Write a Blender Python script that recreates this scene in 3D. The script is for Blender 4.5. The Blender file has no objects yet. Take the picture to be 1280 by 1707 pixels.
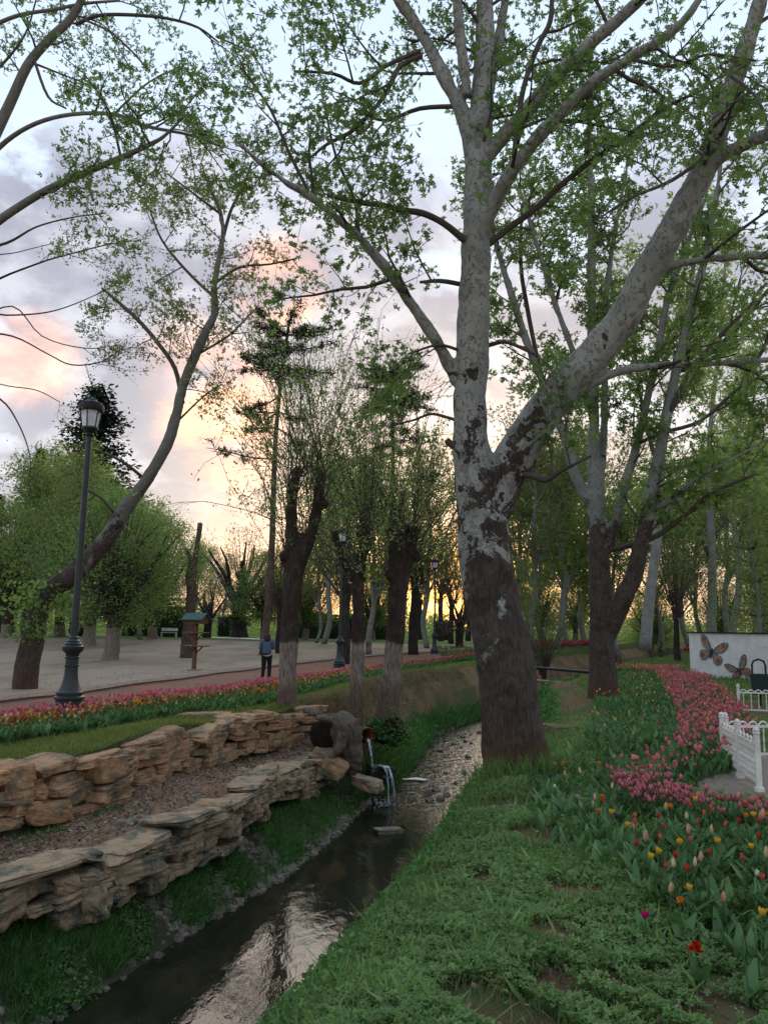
import bpy, math, random
import numpy as np
from math import sin, cos, tan, pi, radians, sqrt, exp
from mathutils import Vector, Matrix, noise as mnoise

SC = bpy.context.scene
COL = SC.collection
RNG = np.random.default_rng(7)
random.seed(7)

# ------------------------------------------------------------------ camera
F = 1282.0; PITCH = radians(8.6); ROLL = radians(1.0); EYE = np.array([0, 0, 1.7])
cam_d = bpy.data.cameras.new('camera'); cam = bpy.data.objects.new('camera', cam_d); COL.objects.link(cam)
cam_d.sensor_fit = 'HORIZONTAL'; cam_d.sensor_width = 36.0; cam_d.lens = 36.0 * F / 1280.0
cam_d.clip_start = 0.05; cam_d.clip_end = 3000
_r = Vector((1, 0, 0)); _u = Vector((0, -sin(PITCH), cos(PITCH))); _f = Vector((0, cos(PITCH), sin(PITCH)))
_cx = _r * cos(ROLL) + _u * sin(ROLL); _cy = -_r * sin(ROLL) + _u * cos(ROLL)
cam.matrix_world = Matrix(((_cx.x, _cy.x, -_f.x, EYE[0]), (_cx.y, _cy.y, -_f.y, EYE[1]), (_cx.z, _cy.z, -_f.z, EYE[2]), (0, 0, 0, 1)))
SC.camera = cam

def ray(u, v):                                  # direction in which a point of the photograph lies
    x = (u - 640) / F; y = -(v - 853.5) / F
    xr = cos(ROLL) * x - sin(ROLL) * y; yr = sin(ROLL) * x + cos(ROLL) * y
    return np.array([xr, cos(PITCH) - yr * sin(PITCH), sin(PITCH) + yr * cos(PITCH)])
def P(u, v, d):
    r = ray(u, v); return EYE + r * d / r[1]
def nrm(a):
    a = np.asarray(a, float); return a / (np.linalg.norm(a, axis=-1, keepdims=True) + 1e-9)

# ------------------------------------------------------------------ world
W = bpy.data.worlds.new('World'); SC.world = W; W.use_nodes = True
class NT:                                       # tiny node-building helper
    def __init__(s, tree): s.t = tree; s.n = tree.nodes; s.l = tree.links
    def new(s, typ, **kw):
        o = s.n.new(typ)
        for k, v in kw.items(): setattr(o, k, v)
        return o
    def put(s, sock, v):
        if isinstance(v, bpy.types.NodeSocket): s.l.new(v, sock)
        elif v is not None:
            if isinstance(v, (tuple, list)) and len(v) == 3 and sock.type == 'RGBA': v = (*v, 1)
            sock.default_value = v
    def math(s, op, a, b=None, c=None, clamp=False):
        o = s.new('ShaderNodeMath', operation=op, use_clamp=clamp)
        s.put(o.inputs[0], a); s.put(o.inputs[1], b)
        if c is not None: s.put(o.inputs[2], c)
        return o.outputs[0]
    def mix(s, f, a, b, blend='MIX'):
        o = s.new('ShaderNodeMix', data_type='RGBA', blend_type=blend)
        s.put(o.inputs[0], f); s.put(o.inputs[6], a); s.put(o.inputs[7], b); return o.outputs[2]
    def noise(s, vec, scale, detail=3, rough=.55, dist=0, out=0):
        o = s.new('ShaderNodeTexNoise'); s.put(o.inputs['Vector'], vec); s.put(o.inputs['Scale'], scale)
        s.put(o.inputs['Detail'], detail); s.put(o.inputs['Roughness'], rough); s.put(o.inputs['Distortion'], dist)
        return o.outputs[out]
    def ramp(s, f, stops, interp='LINEAR'):
        o = s.new('ShaderNodeValToRGB'); s.put(o.inputs[0], f); cr = o.color_ramp; cr.interpolation = interp
        while len(cr.elements) < len(stops): cr.elements.new(.5)
        for e, (p, c) in zip(cr.elements, stops):
            e.position = p
            if not isinstance(c, (tuple, list)): c = (c, c, c)
            e.color = (*c, 1)
        return o.outputs[0]
    def mapr(s, v, a, b, c=0., d=1., smooth=True):
        o = s.new('ShaderNodeMapRange'); o.interpolation_type = 'SMOOTHSTEP' if smooth else 'LINEAR'
        for i, x in enumerate((v, a, b, c, d)): s.put(o.inputs[i], x)
        return o.outputs[0]
    def scalev(s, vec, sc):
        o = s.new('ShaderNodeMapping'); s.put(o.inputs['Vector'], vec); o.inputs['Scale'].default_value = sc
        return o.outputs[0]

SUN_DIR = nrm(ray(745, 905)); SUN_EL = radians(5.0); SUN_AZ = math.atan2(SUN_DIR[0], SUN_DIR[1])
w = NT(W.node_tree); w.n.clear()
tc = w.new('ShaderNodeTexCoord'); DIR = tc.outputs['Generated']
sep = w.new('ShaderNodeSeparateXYZ'); w.l.new(DIR, sep.inputs[0]); Z = sep.outputs[2]
sky = w.new('ShaderNodeTexSky'); sky.sky_type = 'NISHITA'; sky.sun_disc = False
sky.sun_elevation = SUN_EL; sky.sun_rotation = SUN_AZ; sky.dust_density = 2.0
def lobe(u, v, inner, outer, el=None):          # soft patch of sky round one direction, angles in degrees
    d = nrm(ray(u, v)); o = w.new('ShaderNodeVectorMath', operation='DOT_PRODUCT')
    w.l.new(DIR, o.inputs[0]); o.inputs[1].default_value = tuple(d)
    return w.mapr(o.outputs['Value'], cos(radians(outer)), cos(radians(inner)))
base = w.ramp(Z, [(0., (.50, .40, .38)), (.06, (.48, .42, .45)), (.14, (.44, .44, .52)), (.24, (.56, .60, .70)), (.36, (.57, .64, .76)), (.5, (.55, .64, .78)), (.68, (.49, .60, .76)), (1., (.38, .50, .70))])
# clouds: noise warped so that it flattens towards the horizon
dv = w.new('ShaderNodeCombineXYZ'); zz = w.math('ADD', Z, .35)
w.put(dv.inputs[0], w.math('DIVIDE', sep.outputs[0], zz)); w.put(dv.inputs[1], w.math('DIVIDE', sep.outputs[1], zz)); w.put(dv.inputs[2], .0)
n1 = w.noise(w.scalev(DIR, (1, 1, 1.5)), 3.6, 6, .55, .3)
n2 = w.noise(w.scalev(DIR, (1, 1, 1.7)), 9.0, 5, .6, .2)
cov = w.mapr(n1, .41, .50)
win = w.math('MULTIPLY', w.mapr(Z, .60, .46), w.mapr(Z, -.05, .05))
cov = w.math('MULTIPLY', cov, win)
for (u, v, a, b) in [(545, 425, 2, 6), (110, 400, 3, 9), (640, 545, 2, 7), (300, 840, 4, 9), (150, 660, 3, 9), (1240, 545, 2, 6), (870, 575, 3, 7), (330, 340, 2, 6)]:
    cov = w.math('MAXIMUM', cov, w.math('MULTIPLY', lobe(u, v, a, b), w.mapr(w.math('ADD', n2, w.math('MULTIPLY', lobe(u, v, 0, b), .25)), .48, .60)))
cloud = w.mix(w.mapr(n2, .42, .66), (.27, .275, .345), (.48, .485, .55))
col = w.mix(cov, base, cloud)
# glowing pink and gold edges where the low sun reaches the clouds
glow = 0
for (u, v, a, b, k) in [(370, 690, 1, 6, 1.), (395, 755, .5, 4, .9), (465, 475, .5, 4, 1.), (330, 620, 1, 5, .5), (50, 600, .5, 4, .6), (440, 870, 2, 6, .2)]:
    g = w.math('MULTIPLY', lobe(u, v, a, b), k); glow = w.math('MAXIMUM', g, glow)
glow = w.math('MULTIPLY', glow, w.mapr(n2, .30, .56))
glow_c = w.mix(w.mapr(n2, .5, .72), (1.0, .50, .33), (1.25, .90, .60))
col = w.mix(glow, col, glow_c)
warm = w.math('MULTIPLY', lobe(745, 925, 4, 20), w.mapr(Z, .20, .03))
col = w.mix(w.math('MULTIPLY', warm, .5), col, (.85, .44, .33))
hot = w.math('MULTIPLY', lobe(745, 930, 1., 9), w.mapr(Z, .15, .06))
hot = w.math('MULTIPLY', hot, w.mapr(n2, .22, .5))
col = w.mix(hot, col, (2.2, 1.0, .26))
wide = w.math('MULTIPLY', lobe(745, 905, 20, 55), w.mapr(Z, .15, .05))
col = w.mix(w.math('MULTIPLY', wide, .22), col, (.90, .52, .36))
bgn = w.new('ShaderNodeBackground'); bgs = w.new('ShaderNodeBackground'); add = w.new('ShaderNodeAddShader'); out = w.new('ShaderNodeOutputWorld')
w.put(bgn.inputs[0], sky.outputs[0]); bgn.inputs[1].default_value = .012
w.put(bgs.inputs[0], col); bgs.inputs[1].default_value = .43
w.l.new(bgn.outputs[0], add.inputs[0]); w.l.new(bgs.outputs[0], add.inputs[1]); w.l.new(add.outputs[0], out.inputs[0])

sun_d = bpy.data.lights.new('sun', 'SUN'); sun_o = bpy.data.objects.new('sun', sun_d); COL.objects.link(sun_o)
sun_d.energy = .7; sun_d.angle = radians(70); sun_d.color = (1., .86, .72)
_sd = Vector((sin(SUN_AZ) * cos(SUN_EL + .16), cos(SUN_AZ) * cos(SUN_EL + .16), sin(SUN_EL + .16)))
sun_o.rotation_euler = _sd.to_track_quat('Z', 'Y').to_euler()
SC.view_settings.view_transform = 'Standard'; SC.view_settings.look = 'None'; SC.view_settings.gamma = 1
SC.view_settings.use_curve_mapping = False; SC.view_settings.exposure = 1.8
SC.render.engine = 'CYCLES'
SC.cycles.max_bounces = 7; SC.cycles.diffuse_bounces = 4; SC.cycles.transmission_bounces = 4; SC.cycles.transparent_max_bounces = 6
SC.cycles.caustics_reflective = False; SC.cycles.caustics_refractive = False

# ------------------------------------------------------------------ object helpers
def tag(o, label=None, cat=None, group=None, kind=None):
    if label: o['label'] = label
    if cat: o['category'] = cat
    if group: o['group'] = group
    if kind: o['kind'] = kind
    return o
def empty(name, loc, label=None, cat=None, group=None, rz=0):
    o = bpy.data.objects.new(name, None); COL.objects.link(o); o.location = loc; o.rotation_euler = (0, 0, rz); o.empty_display_size = .1
    return tag(o, label, cat, group)
def link(name, me, parent=None, loc=None, rot=None, scale=None):
    o = bpy.data.objects.new(name, me); COL.objects.link(o)
    if parent is not None:
        o.parent = parent
    if loc is not None: o.location = loc
    if rot is not None: o.rotation_euler = rot
    if scale is not None: o.scale = scale
    return o
def mk(name, V, T, mats, cols=None, smooth=True, midx=None):
    """mesh data from arrays; T is (m,3) or (m,4)"""
    V = np.asarray(V, np.float32); T = np.asarray(T, np.int32); k = T.shape[1]
    me = bpy.data.meshes.new(name)
    me.vertices.add(len(V)); me.vertices.foreach_set('co', V.ravel())
    me.loops.add(T.size); me.loops.foreach_set('vertex_index', T.ravel())
    me.polygons.add(len(T)); me.polygons.foreach_set('loop_start', np.arange(0, T.size, k, dtype=np.int32))
    me.polygons.foreach_set('use_smooth', np.full(len(T), smooth, dtype=bool))
    if midx is not None: me.polygons.foreach_set('material_index', np.asarray(midx, np.int32))
    if cols is not None:
        a = me.color_attributes.new('col', 'FLOAT_COLOR', 'POINT'); c = np.ones((len(V), 4), np.float32); c[:, :3] = cols
        a.data.foreach_set('color', c.ravel())
    me.update(calc_edges=True)
    for m in (mats if isinstance(mats, (list, tuple)) else [mats]): me.materials.append(m)
    return me
def copy_tree(o, parent=None):
    c = o.copy(); COL.objects.link(c)
    if parent is not None: c.parent = parent
    for ch in KIDS.get(o.name, []): copy_tree(ch, c)
    return c
KIDS = {}
def regkids(root):
    for o in list(COL.objects):
        if o.parent is not None: KIDS.setdefault(o.parent.name, []).append(o)

class MB:                                       # collects solid shapes of one mesh (quads, triangles as degenerate-free tris)
    def __init__(s): s.v = []; s.f = []; s.n = 0
    def raw(s, V, Fs):
        s.v.append(np.asarray(V, float)); s.f += [tuple(i + s.n for i in f) for f in Fs]; s.n += len(V)
    def box(s, c, size, rz=0, rx=0, ry=0):
        x, y, z = [a / 2 for a in size]
        V = np.array([(i, j, k) for i in (-x, x) for j in (-y, y) for k in (-z, z)])
        M = np.array(Matrix.Rotation(rz, 3, 'Z') @ Matrix.Rotation(ry, 3, 'Y') @ Matrix.Rotation(rx, 3, 'X'))
        s.raw(V @ M.T + np.array(c), [(0, 1, 3, 2), (4, 6, 7, 5), (0, 4, 5, 1), (2, 3, 7, 6), (0, 2, 6, 4), (1, 5, 7, 3)]); return s
    def lathe(s, prof, c=(0, 0, 0), n=20, cap=True):
        V = []; Fs = []
        for (r, z) in prof:
            for i in range(n): a = 2 * pi * i / n; V.append((c[0] + r * cos(a), c[1] + r * sin(a), c[2] + z))
        for k in range(len(prof) - 1):
            for i in range(n): j = (i + 1) % n; Fs.append((k * n + i, k * n + j, (k + 1) * n + j, (k + 1) * n + i))
        if cap: Fs.append(tuple(range(n - 1, -1, -1))); Fs.append(tuple(range((len(prof) - 1) * n, len(prof) * n)))
        s.raw(V, Fs); return s
    def tube(s, pts, rad, n=8):
        V, T = tube(np.asarray(pts, float), np.asarray(rad, float) if np.ndim(rad) else np.full(len(pts), rad), n, cap=True)
        s.raw(V, [tuple(t) for t in T]); return s
    def prism(s, outline, d0, d1, org, ex, ey, ez):      # a flat outline in the plane (ex,ey), thick along ez
        o = np.asarray(org, float); n = len(outline); V = []
        for d in (d0, d1):
            for (a, b) in outline: V.append(o + np.asarray(ex) * a + np.asarray(ey) * b + np.asarray(ez) * d)
        Fs = [tuple(range(n - 1, -1, -1)), tuple(range(n, 2 * n))] + [(i, (i + 1) % n, n + (i + 1) % n, n + i) for i in range(n)]
        s.raw(V, Fs); return s
    def mesh(s, name, mat, smooth=False, bevel=0):
        me = bpy.data.meshes.new(name); me.from_pydata([tuple(p) for p in np.concatenate(s.v)], [], s.f)
        me.polygons.foreach_set('use_smooth', [smooth] * len(me.polygons)); me.update(); me.materials.append(mat)
        return me
    def build(s, name, mat, parent=None, smooth=False, **k):
        o = link(name, s.mesh(name, mat, smooth), parent, **k)
        if smooth: 
            try: o.data.set_sharp_from_angle(angle=radians(40))
            except Exception: pass
        return o

# ------------------------------------------------------------------ materials
def mat(name):
    m = bpy.data.materials.new(name); m.use_nodes = True; t = NT(m.node_tree); t.n.clear()
    o = t.new('ShaderNodeOutputMaterial'); return m, t, o
def bsdf(t, o, col, rough=.8, bump=None, bstr=.4, bdist=.02, spec=.3, metal=0, **kw):
    b = t.new('ShaderNodeBsdfPrincipled'); t.put(b.inputs['Base Color'], col); t.put(b.inputs['Roughness'], rough)
    b.inputs['Specular IOR Level'].default_value = spec; b.inputs['Metallic'].default_value = metal
    for k, v in kw.items(): t.put(b.inputs[k.replace('_', ' ')], v)
    if bump is not None:
        bn = t.new('ShaderNodeBump'); bn.inputs['Strength'].default_value = bstr; bn.inputs['Distance'].default_value = bdist
        t.put(bn.inputs['Height'], bump); t.l.new(bn.outputs[0], b.inputs['Normal'])
    t.l.new(b.outputs[0], o.inputs[0]); return b
def pos(t): return t.new('ShaderNodeNewGeometry').outputs['Position']
def objco(t): return t.new('ShaderNodeTexCoord').outputs['Object']
def simple(name, c, rough=.7, nscale=12, var=.25, spec=.3, metal=0, bstr=.2, bdist=.01):
    m, t, o = mat(name); p = objco(t); n = t.noise(p, nscale, 5)
    c2 = tuple(x * (1 - var) for x in c); c3 = tuple(min(1, x * (1 + var)) for x in c)
    bsdf(t, o, t.ramp(n, [(.3, c2), (.7, c3)]), rough, n, bstr, bdist, spec, metal); return m
def leafmat(name, a, b, c=None, trans=.45, patch=.35):
    m, t, o = mat(name); g = t.new('ShaderNodeNewGeometry'); r = g.outputs['Random Per Island']
    col = t.ramp(r, [(0., a), (.6, b), (1., c or b)])
    n = t.noise(g.outputs['Position'], 1.3, 3); col = t.mix(t.mapr(n, .35, .65, 0., patch), col, tuple(x * .55 for x in a))
    d = t.new('ShaderNodeBsdfDiffuse'); tr = t.new('ShaderNodeBsdfTranslucent'); gl = t.new('ShaderNodeBsdfGlossy'); gl.inputs['Roughness'].default_value = .45
    t.put(d.inputs[0], col); t.put(tr.inputs[0], t.mix(.5, col, tuple(x * 1.5 for x in b))); gl.inputs[0].default_value = (.5, .55, .5, 1)
    mx = t.new('ShaderNodeMixShader'); mx.inputs[0].default_value = trans; t.l.new(d.outputs[0], mx.inputs[1]); t.l.new(tr.outputs[0], mx.inputs[2])
    m2 = t.new('ShaderNodeMixShader'); m2.inputs[0].default_value = .04; t.l.new(mx.outputs[0], m2.inputs[1]); t.l.new(gl.outputs[0], m2.inputs[2])
    t.l.new(m2.outputs[0], o.inputs[0]); return m
def attrmat(name, rough=.5, trans=.25):
    m, t, o = mat(name); a = t.new('ShaderNodeAttribute'); a.attribute_name = 'col'; r = t.new('ShaderNodeNewGeometry').outputs['Random Per Island']
    col = t.mix(1., a.outputs['Color'], t.ramp(r, [(0, .75), (1, 1.2)]), 'MULTIPLY')
    d = t.new('ShaderNodeBsdfDiffuse'); tr = t.new('ShaderNodeBsdfTranslucent'); t.put(d.inputs[0], col); t.put(tr.inputs[0], col)
    mx = t.new('ShaderNodeMixShader'); mx.inputs[0].default_value = trans; t.l.new(d.outputs[0], mx.inputs[1]); t.l.new(tr.outputs[0], mx.inputs[2])
    t.l.new(mx.outputs[0], o.inputs[0]); return m

def bark_plane(name, z0, z1, pale=(.30, .31, .27), x_off=None):
    """plane-tree bark: rough brown below, pale with flaking patches above the height z0..z1"""
    m, t, o = mat(name); p = pos(t); s = t.new('ShaderNodeSeparateXYZ'); t.l.new(p, s.inputs[0])
    big = t.noise(p, 2.0, 6, .65, .6); fl = t.noise(t.scalev(p, (1, 1, .8)), 9., 6, .65, 1.5); fine = t.noise(t.scalev(p, (1, 1, .22)), 34, 7, .7)
    brown = t.ramp(fine, [(.3, (.035, .027, .021)), (.5, (.085, .068, .052)), (.78, (.17, .14, .11))])
    brown = t.mix(t.mapr(t.math('ADD', t.noise(p, 3.2, 4), t.mapr(s.outputs[2], z0 + 1., z0 + 3.5, 0., .18)), .5, .66), brown, t.ramp(fine, [(.3, (.028, .022, .016)), (.7, (.085, .068, .052))]))
    lite = t.mix(t.mapr(t.noise(p, 2.4, 3), .35, .65), pale, tuple(c * .78 for c in pale))
    lite = t.mix(t.mapr(fl, .55, .565), lite, (.20, .19, .155))
    lite = t.mix(t.mapr(t.noise(t.scalev(p, (1, 1, .5)), 17, 5, .7, 1.), .615, .63), lite, (.10, .078, .06))
    f = t.math('ADD', t.mapr(s.outputs[2], z0, z1, 0., 1., False), t.math('MULTIPLY', t.math('SUBTRACT', big, .5), 2.6))
    f = t.math('ADD', f, t.math('MULTIPLY', t.math('SUBTRACT', fl, .5), 1.3))
    k = t.mapr(f, .47, .53)
    red = t.mapr(t.math('ADD', s.outputs[2], t.math('MULTIPLY', big, .9)), 1.2, .4)
    brown = t.mix(t.math('MULTIPLY', red, .8), brown, t.ramp(fine, [(.3, (.06, .028, .016)), (.7, (.17, .085, .05))]))
    col = t.mix(k, brown, lite)
    hgt = t.math('ADD', t.math('MULTIPLY', fine, t.mapr(k, 0, 1, 1., .12)), t.math('MULTIPLY', t.mapr(fl, .55, .58), -.15))
    hgt = t.math('ADD', hgt, t.math('MULTIPLY', k, -.25))
    bsdf(t, o, col, .85, hgt, 1., .05, .2); return m
def bark_rough(name, a, b, foot=None, base_z=0, whitewash=None):
    m, t, o = mat(name); p = pos(t); s = t.new('ShaderNodeSeparateXYZ'); t.l.new(p, s.inputs[0])
    n = t.noise(t.scalev(p, (1, 1, .16)), 26, 6, .7, .6); big = t.noise(p, 2.5, 4)
    col = t.ramp(n, [(.32, tuple(x * .45 for x in a)), (.5, a), (.75, b)])
    col = t.mix(t.mapr(big, .4, .62, 0, .6), col, tuple(x * .5 for x in a))
    if whitewash:
        k = t.mapr(t.math('ADD', s.outputs[2], t.math('MULTIPLY', big, .4)), whitewash + .25, whitewash + .15)
        col = t.mix(k, col, t.ramp(n, [(.36, (.10, .075, .055)), (.6, (.30, .25, .20))]))
    if foot:
        col = t.mix(t.math('MULTIPLY', t.mapr(s.outputs[2], base_z + .75, base_z + .1), .75), col, t.ramp(n, [(.35, (.06, .03, .018)), (.7, foot)]))
    bsdf(t, o, col, .9, n, .9, .03, .15); return m

B_MAIN = bark_plane('plane_bark', .4, 6.)
B_PLANE2 = bark_plane('plane_bark_young', 3.6, 5.6, (.25, .26, .225))
B_PLANEL = bark_plane('plane_bark_leaning', 2.6, 6., (.17, .17, .14))
B_PALE = bark_plane('plane_bark_pale', -1., 1.2, (.25, .26, .23))
B_WILLOW = bark_rough('willow_bark', (.055, .042, .032), (.13, .10, .08), (.16, .09, .06), 0, 1.35)
B_DARK = bark_rough('dark_bark', (.045, .036, .03), (.11, .09, .075))
B_LITE = bark_rough('whitewashed_bark', (.07, .055, .043), (.16, .13, .105), None, 0, 1.5)
B_PINE = bark_rough('pine_bark', (.12, .085, .065), (.22, .17, .14))
B_TWIG = simple('twig_bark', (.075, .062, .048), .9, 8)
L_PLANE = leafmat('plane_leaf', (.08, .14, .035), (.14, .23, .055), (.23, .34, .08), trans=.58, patch=.15)
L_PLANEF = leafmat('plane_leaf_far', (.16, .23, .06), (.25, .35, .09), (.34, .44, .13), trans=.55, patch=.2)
L_BROWN = leafmat('new_leaf', (.10, .13, .04), (.17, .20, .06), (.20, .27, .07))
L_WILLOW = leafmat('willow_leaf', (.15, .22, .05), (.23, .33, .08), (.32, .42, .11), trans=.55, patch=.1)
L_DENSE = leafmat('elm_leaf', (.09, .155, .04), (.16, .255, .06), (.26, .36, .09), trans=.55, patch=.25)
L_PINE = leafmat('pine_needle', (.018, .035, .018), (.03, .055, .028), (.04, .07, .035), .15)
L_CONIF = leafmat('conifer_leaf', (.012, .024, .015), (.022, .036, .024), (.03, .045, .03), .1)
L_PLUM = leafmat('plum_blossom', (.16, .10, .11), (.30, .20, .22), (.4, .3, .3), .3)
L_HEDGE = leafmat('hedge_leaf', (.03, .06, .015), (.06, .10, .02), (.16, .18, .03), .2)
L_GRASS = leafmat('grass_blade', (.07, .14, .03), (.13, .23, .05), (.21, .31, .08), .35)
L_LAWN = leafmat('lawn_blade', (.12, .17, .035), (.20, .25, .055), (.28, .29, .10), .35)
L_CLOVER = leafmat('clover_leaf', (.10, .20, .06), (.18, .31, .09), (.29, .38, .13), .4)
L_BANK = leafmat('bank_grass', (.04, .11, .025), (.08, .20, .04), (.15, .28, .07), .35)
L_TULIP = leafmat('tulip_leaf', (.055, .13, .04), (.10, .20, .06), (.17, .29, .085), .25)
L_LITTER = leafmat('fallen_leaf', (.10, .065, .042), (.22, .155, .105), (.40, .31, .23), .05)
L_DRY = leafmat('dry_grass', (.14, .10, .05), (.22, .17, .09), (.3, .24, .13), .2)
M_FLOWER = attrmat('tulip_petal')

def soilmat(name, a, b, gscale, green=None, gk=.5, bstr=.6):
    m, t, o = mat(name); p = pos(t); n = t.noise(p, gscale, 8, .7); big = t.noise(p, .7, 5, .6)
    col = t.ramp(n, [(.3, a), (.7, b)])
    if green: col = t.mix(t.mapr(t.math('ADD', big, t.math('MULTIPLY', n, .3)), gk - .06, gk + .2), col, t.ramp(n, [(.3, tuple(x * .6 for x in green)), (.7, green)]))
    bsdf(t, o, col, .95, n, bstr, .03, .1); return m
M_GROUND = soilmat('grass_ground', (.10, .05, .03), (.18, .10, .065), 14, (.06, .10, .03), .62)
M_LAWN = soilmat('lawn_ground', (.10, .10, .035), (.15, .14, .05), 16, (.075, .12, .028), .35)
M_BANK = soilmat('bank_earth', (.03, .022, .015), (.12, .085, .055), 11, (.03, .055, .015), .50)
M_RED = soilmat('red_path', (.20, .08, .048), (.30, .14, .09), 20, (.22, .13, .09), .55, .3)
M_TERR = soilmat('terrace_earth', (.14, .085, .055), (.34, .22, .14), 18)
M_DIRT = soilmat('pale_dirt', (.20, .165, .125), (.30, .25, .20), 10)
M_DRYB = soilmat('dry_bank', (.14, .075, .045), (.27, .17, .10), 9, (.10, .11, .04), .6)
M_GREEN = soilmat('far_lawn', (.05, .11, .02), (.09, .17, .03), 8)
def gravelmat():
    m, t, o = mat('gravel'); p = pos(t); n = t.noise(p, 60, 5, .8); big = t.noise(t.scalev(p, (1, .4, 1)), .35, 6, .65)
    col = t.ramp(n, [(.3, (.20, .158, .115)), (.7, (.37, .295, .215))]); col = t.mix(t.mapr(big, .4, .66, 0, .6), col, (.13, .10, .075))
    bsdf(t, o, col, .95, n, .3, .01, .1); return m
M_GRAV = gravelmat()
def stonemat(name, a, b, c, moss):
    m, t, o = mat(name); p = pos(t); oi = t.new('ShaderNodeObjectInfo').outputs['Random']
    n = t.noise(t.scalev(p, (1, 1, 1.9)), 5, 8, .72, .3); f = t.noise(p, 38, 6, .75)
    col = t.ramp(n, [(.28, a), (.5, b), (.72, c)])
    col = t.mix(t.mapr(oi, 0, 1, 0, .55), col, t.ramp(f, [(.3, tuple(x * .7 for x in b)), (.7, tuple(x * 1.1 for x in c))]))
    col = t.mix(t.mapr(t.noise(p, 3.4, 6, .65), .47, .60, 0, moss), col, t.ramp(f, [(.3, (.05, .055, .035)), (.7, (.19, .185, .14))]))
    h = t.math('ADD', t.math('MULTIPLY', n, 1.), t.math('MULTIPLY', f, .35))
    bsdf(t, o, col, .92, h, .8, .03, .15); return m
M_STONE = stonemat('sandstone', (.13, .066, .034), (.38, .215, .11), (.54, .38, .23), .75)
M_STONE2 = stonemat('mossy_sandstone', (.11, .075, .048), (.34, .235, .14), (.50, .38, .25), .95)
M_PEB = stonemat('pebble', (.07, .06, .05), (.17, .14, .11), (.34, .29, .24), .3)
M_JOINT = soilmat('wall_joint', (.04, .032, .024), (.16, .12, .088), 12, (.055, .06, .035), .55)
M_WOOD = bark_rough('driftwood', (.14, .115, .085), (.25, .215, .165))
def watermat():
    m, t, o = mat('stream_water'); p = pos(t); s = t.new('ShaderNodeSeparateXYZ'); t.l.new(p, s.inputs[0])
    far = t.mapr(s.outputs[1], 13, 19)
    n = t.noise(t.scalev(p, (1, .5, 1)), 7, 4, .6, .5); n2 = t.noise(t.scalev(p, (1.3, .7, 1)), 22, 4, .65, .8)
    h = t.math('ADD', t.math('MULTIPLY', n, t.mapr(far, 0, 1, .16, .8)), t.math('MULTIPLY', t.noise(t.scalev(p, (.8, 1.1, 1)), 4.2, 2, .5, .8), t.mapr(far, 0, 1, .0, .8)))
    foam = t.math('MULTIPLY', t.mapr(far, 0, 1, .0, .28), t.mapr(t.noise(t.scalev(p, (1., .45, 1)), 17, 5, .75, 1.2), .56, .70))
    col = t.mix(foam, t.mix(t.noise(p, 1.5, 4), (.004, .008, .005), (.030, .028, .016)), (.20, .25, .31))
    b = bsdf(t, o, col, t.mapr(far, 0, 1, .04, .05), h, .5, .06, .5); b.inputs['IOR'].default_value = 1.33; return m
M_WATER = watermat()
M_IRON = simple('cast_iron', (.018, .026, .026), .45, 9, .35, .5)
M_CONC = simple('concrete', (.24, .20, .165), .9, 14, .25)
M_KERB = simple('kerb_stone', (.30, .22, .17), .9, 10, .3)
M_WHITE = simple('white_plastic', (.68, .65, .58), .55, 5, .22)
M_WALL = simple('white_wall', (.68, .68, .62), .85, 3, .13, bstr=.05)
M_BLACK = simple('black_metal', (.012, .013, .014), .5, 8, .2)
def glassmat():
    m, t, o = mat('lamp_glass'); bsdf(t, o, (.8, .82, .84), .3, None, spec=.5, Transmission_Weight=.25); return m
M_GLASS = glassmat()

# ------------------------------------------------------------------ tubes, leaves, instancing
def tube(pts, rad, n=8, cap=False, rough=0., flat=None):
    m = len(pts); t = np.gradient(pts, axis=0); t = nrm(t)
    mean = np.abs(t.mean(0)); ref = np.zeros(3); ref[int(np.argmin(mean))] = 1.
    a = nrm(np.cross(t, ref)); b = np.cross(t, a)
    ang = np.linspace(0, 2 * pi, n, endpoint=False)
    R = np.repeat(rad[:, None], n, 1)
    if rough:
        ph = pts[:, 2:3] * 1.7 + pts[:, 0:1]
        R = R * (1 + rough * (np.sin(2 * ang + ph * 1.3) + .6 * np.sin(3 * ang - ph * 2.1 + 1) + .4 * np.sin(5 * ang + ph * 3.7) + .35 * np.sin(9 * ang + 5 * ph)))
    V = pts[:, None, :] + R[:, :, None] * (a[:, None, :] * np.cos(ang)[None, :, None] + b[:, None, :] * np.sin(ang)[None, :, None])
    V = V.reshape(-1, 3); i = np.arange(n); j = (i + 1) % n; T = []
    for k in range(m - 1):
        T.append(np.stack([k * n + i, k * n + j, (k + 1) * n + j], 1)); T.append(np.stack([k * n + i, (k + 1) * n + j, (k + 1) * n + i], 1))
    T = np.concatenate(T)
    if cap:
        c0 = len(V); V = np.concatenate([V, pts[:1], pts[-1:]])
        T = np.concatenate([T, np.stack([j, i, np.full(n, c0)], 1), np.stack([(m - 1) * n + i, (m - 1) * n + j, np.full(n, c0 + 1)], 1)])
    return V, T
class Geo:
    def __init__(s): s.V = []; s.T = []; s.n = 0; s.C = []
    def add(s, V, T, C=None):
        s.V.append(V); s.T.append(np.asarray(T) + s.n); s.n += len(V)
        if C is not None: s.C.append(C)
    def tube(s, pts, rad, n=8, **k): s.add(*tube(pts, rad, n, **k))
    def mesh(s, name, m, smooth=True):
        return mk(name, np.concatenate(s.V), np.concatenate(s.T), m, np.concatenate(s.C) if s.C else None, smooth)
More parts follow.
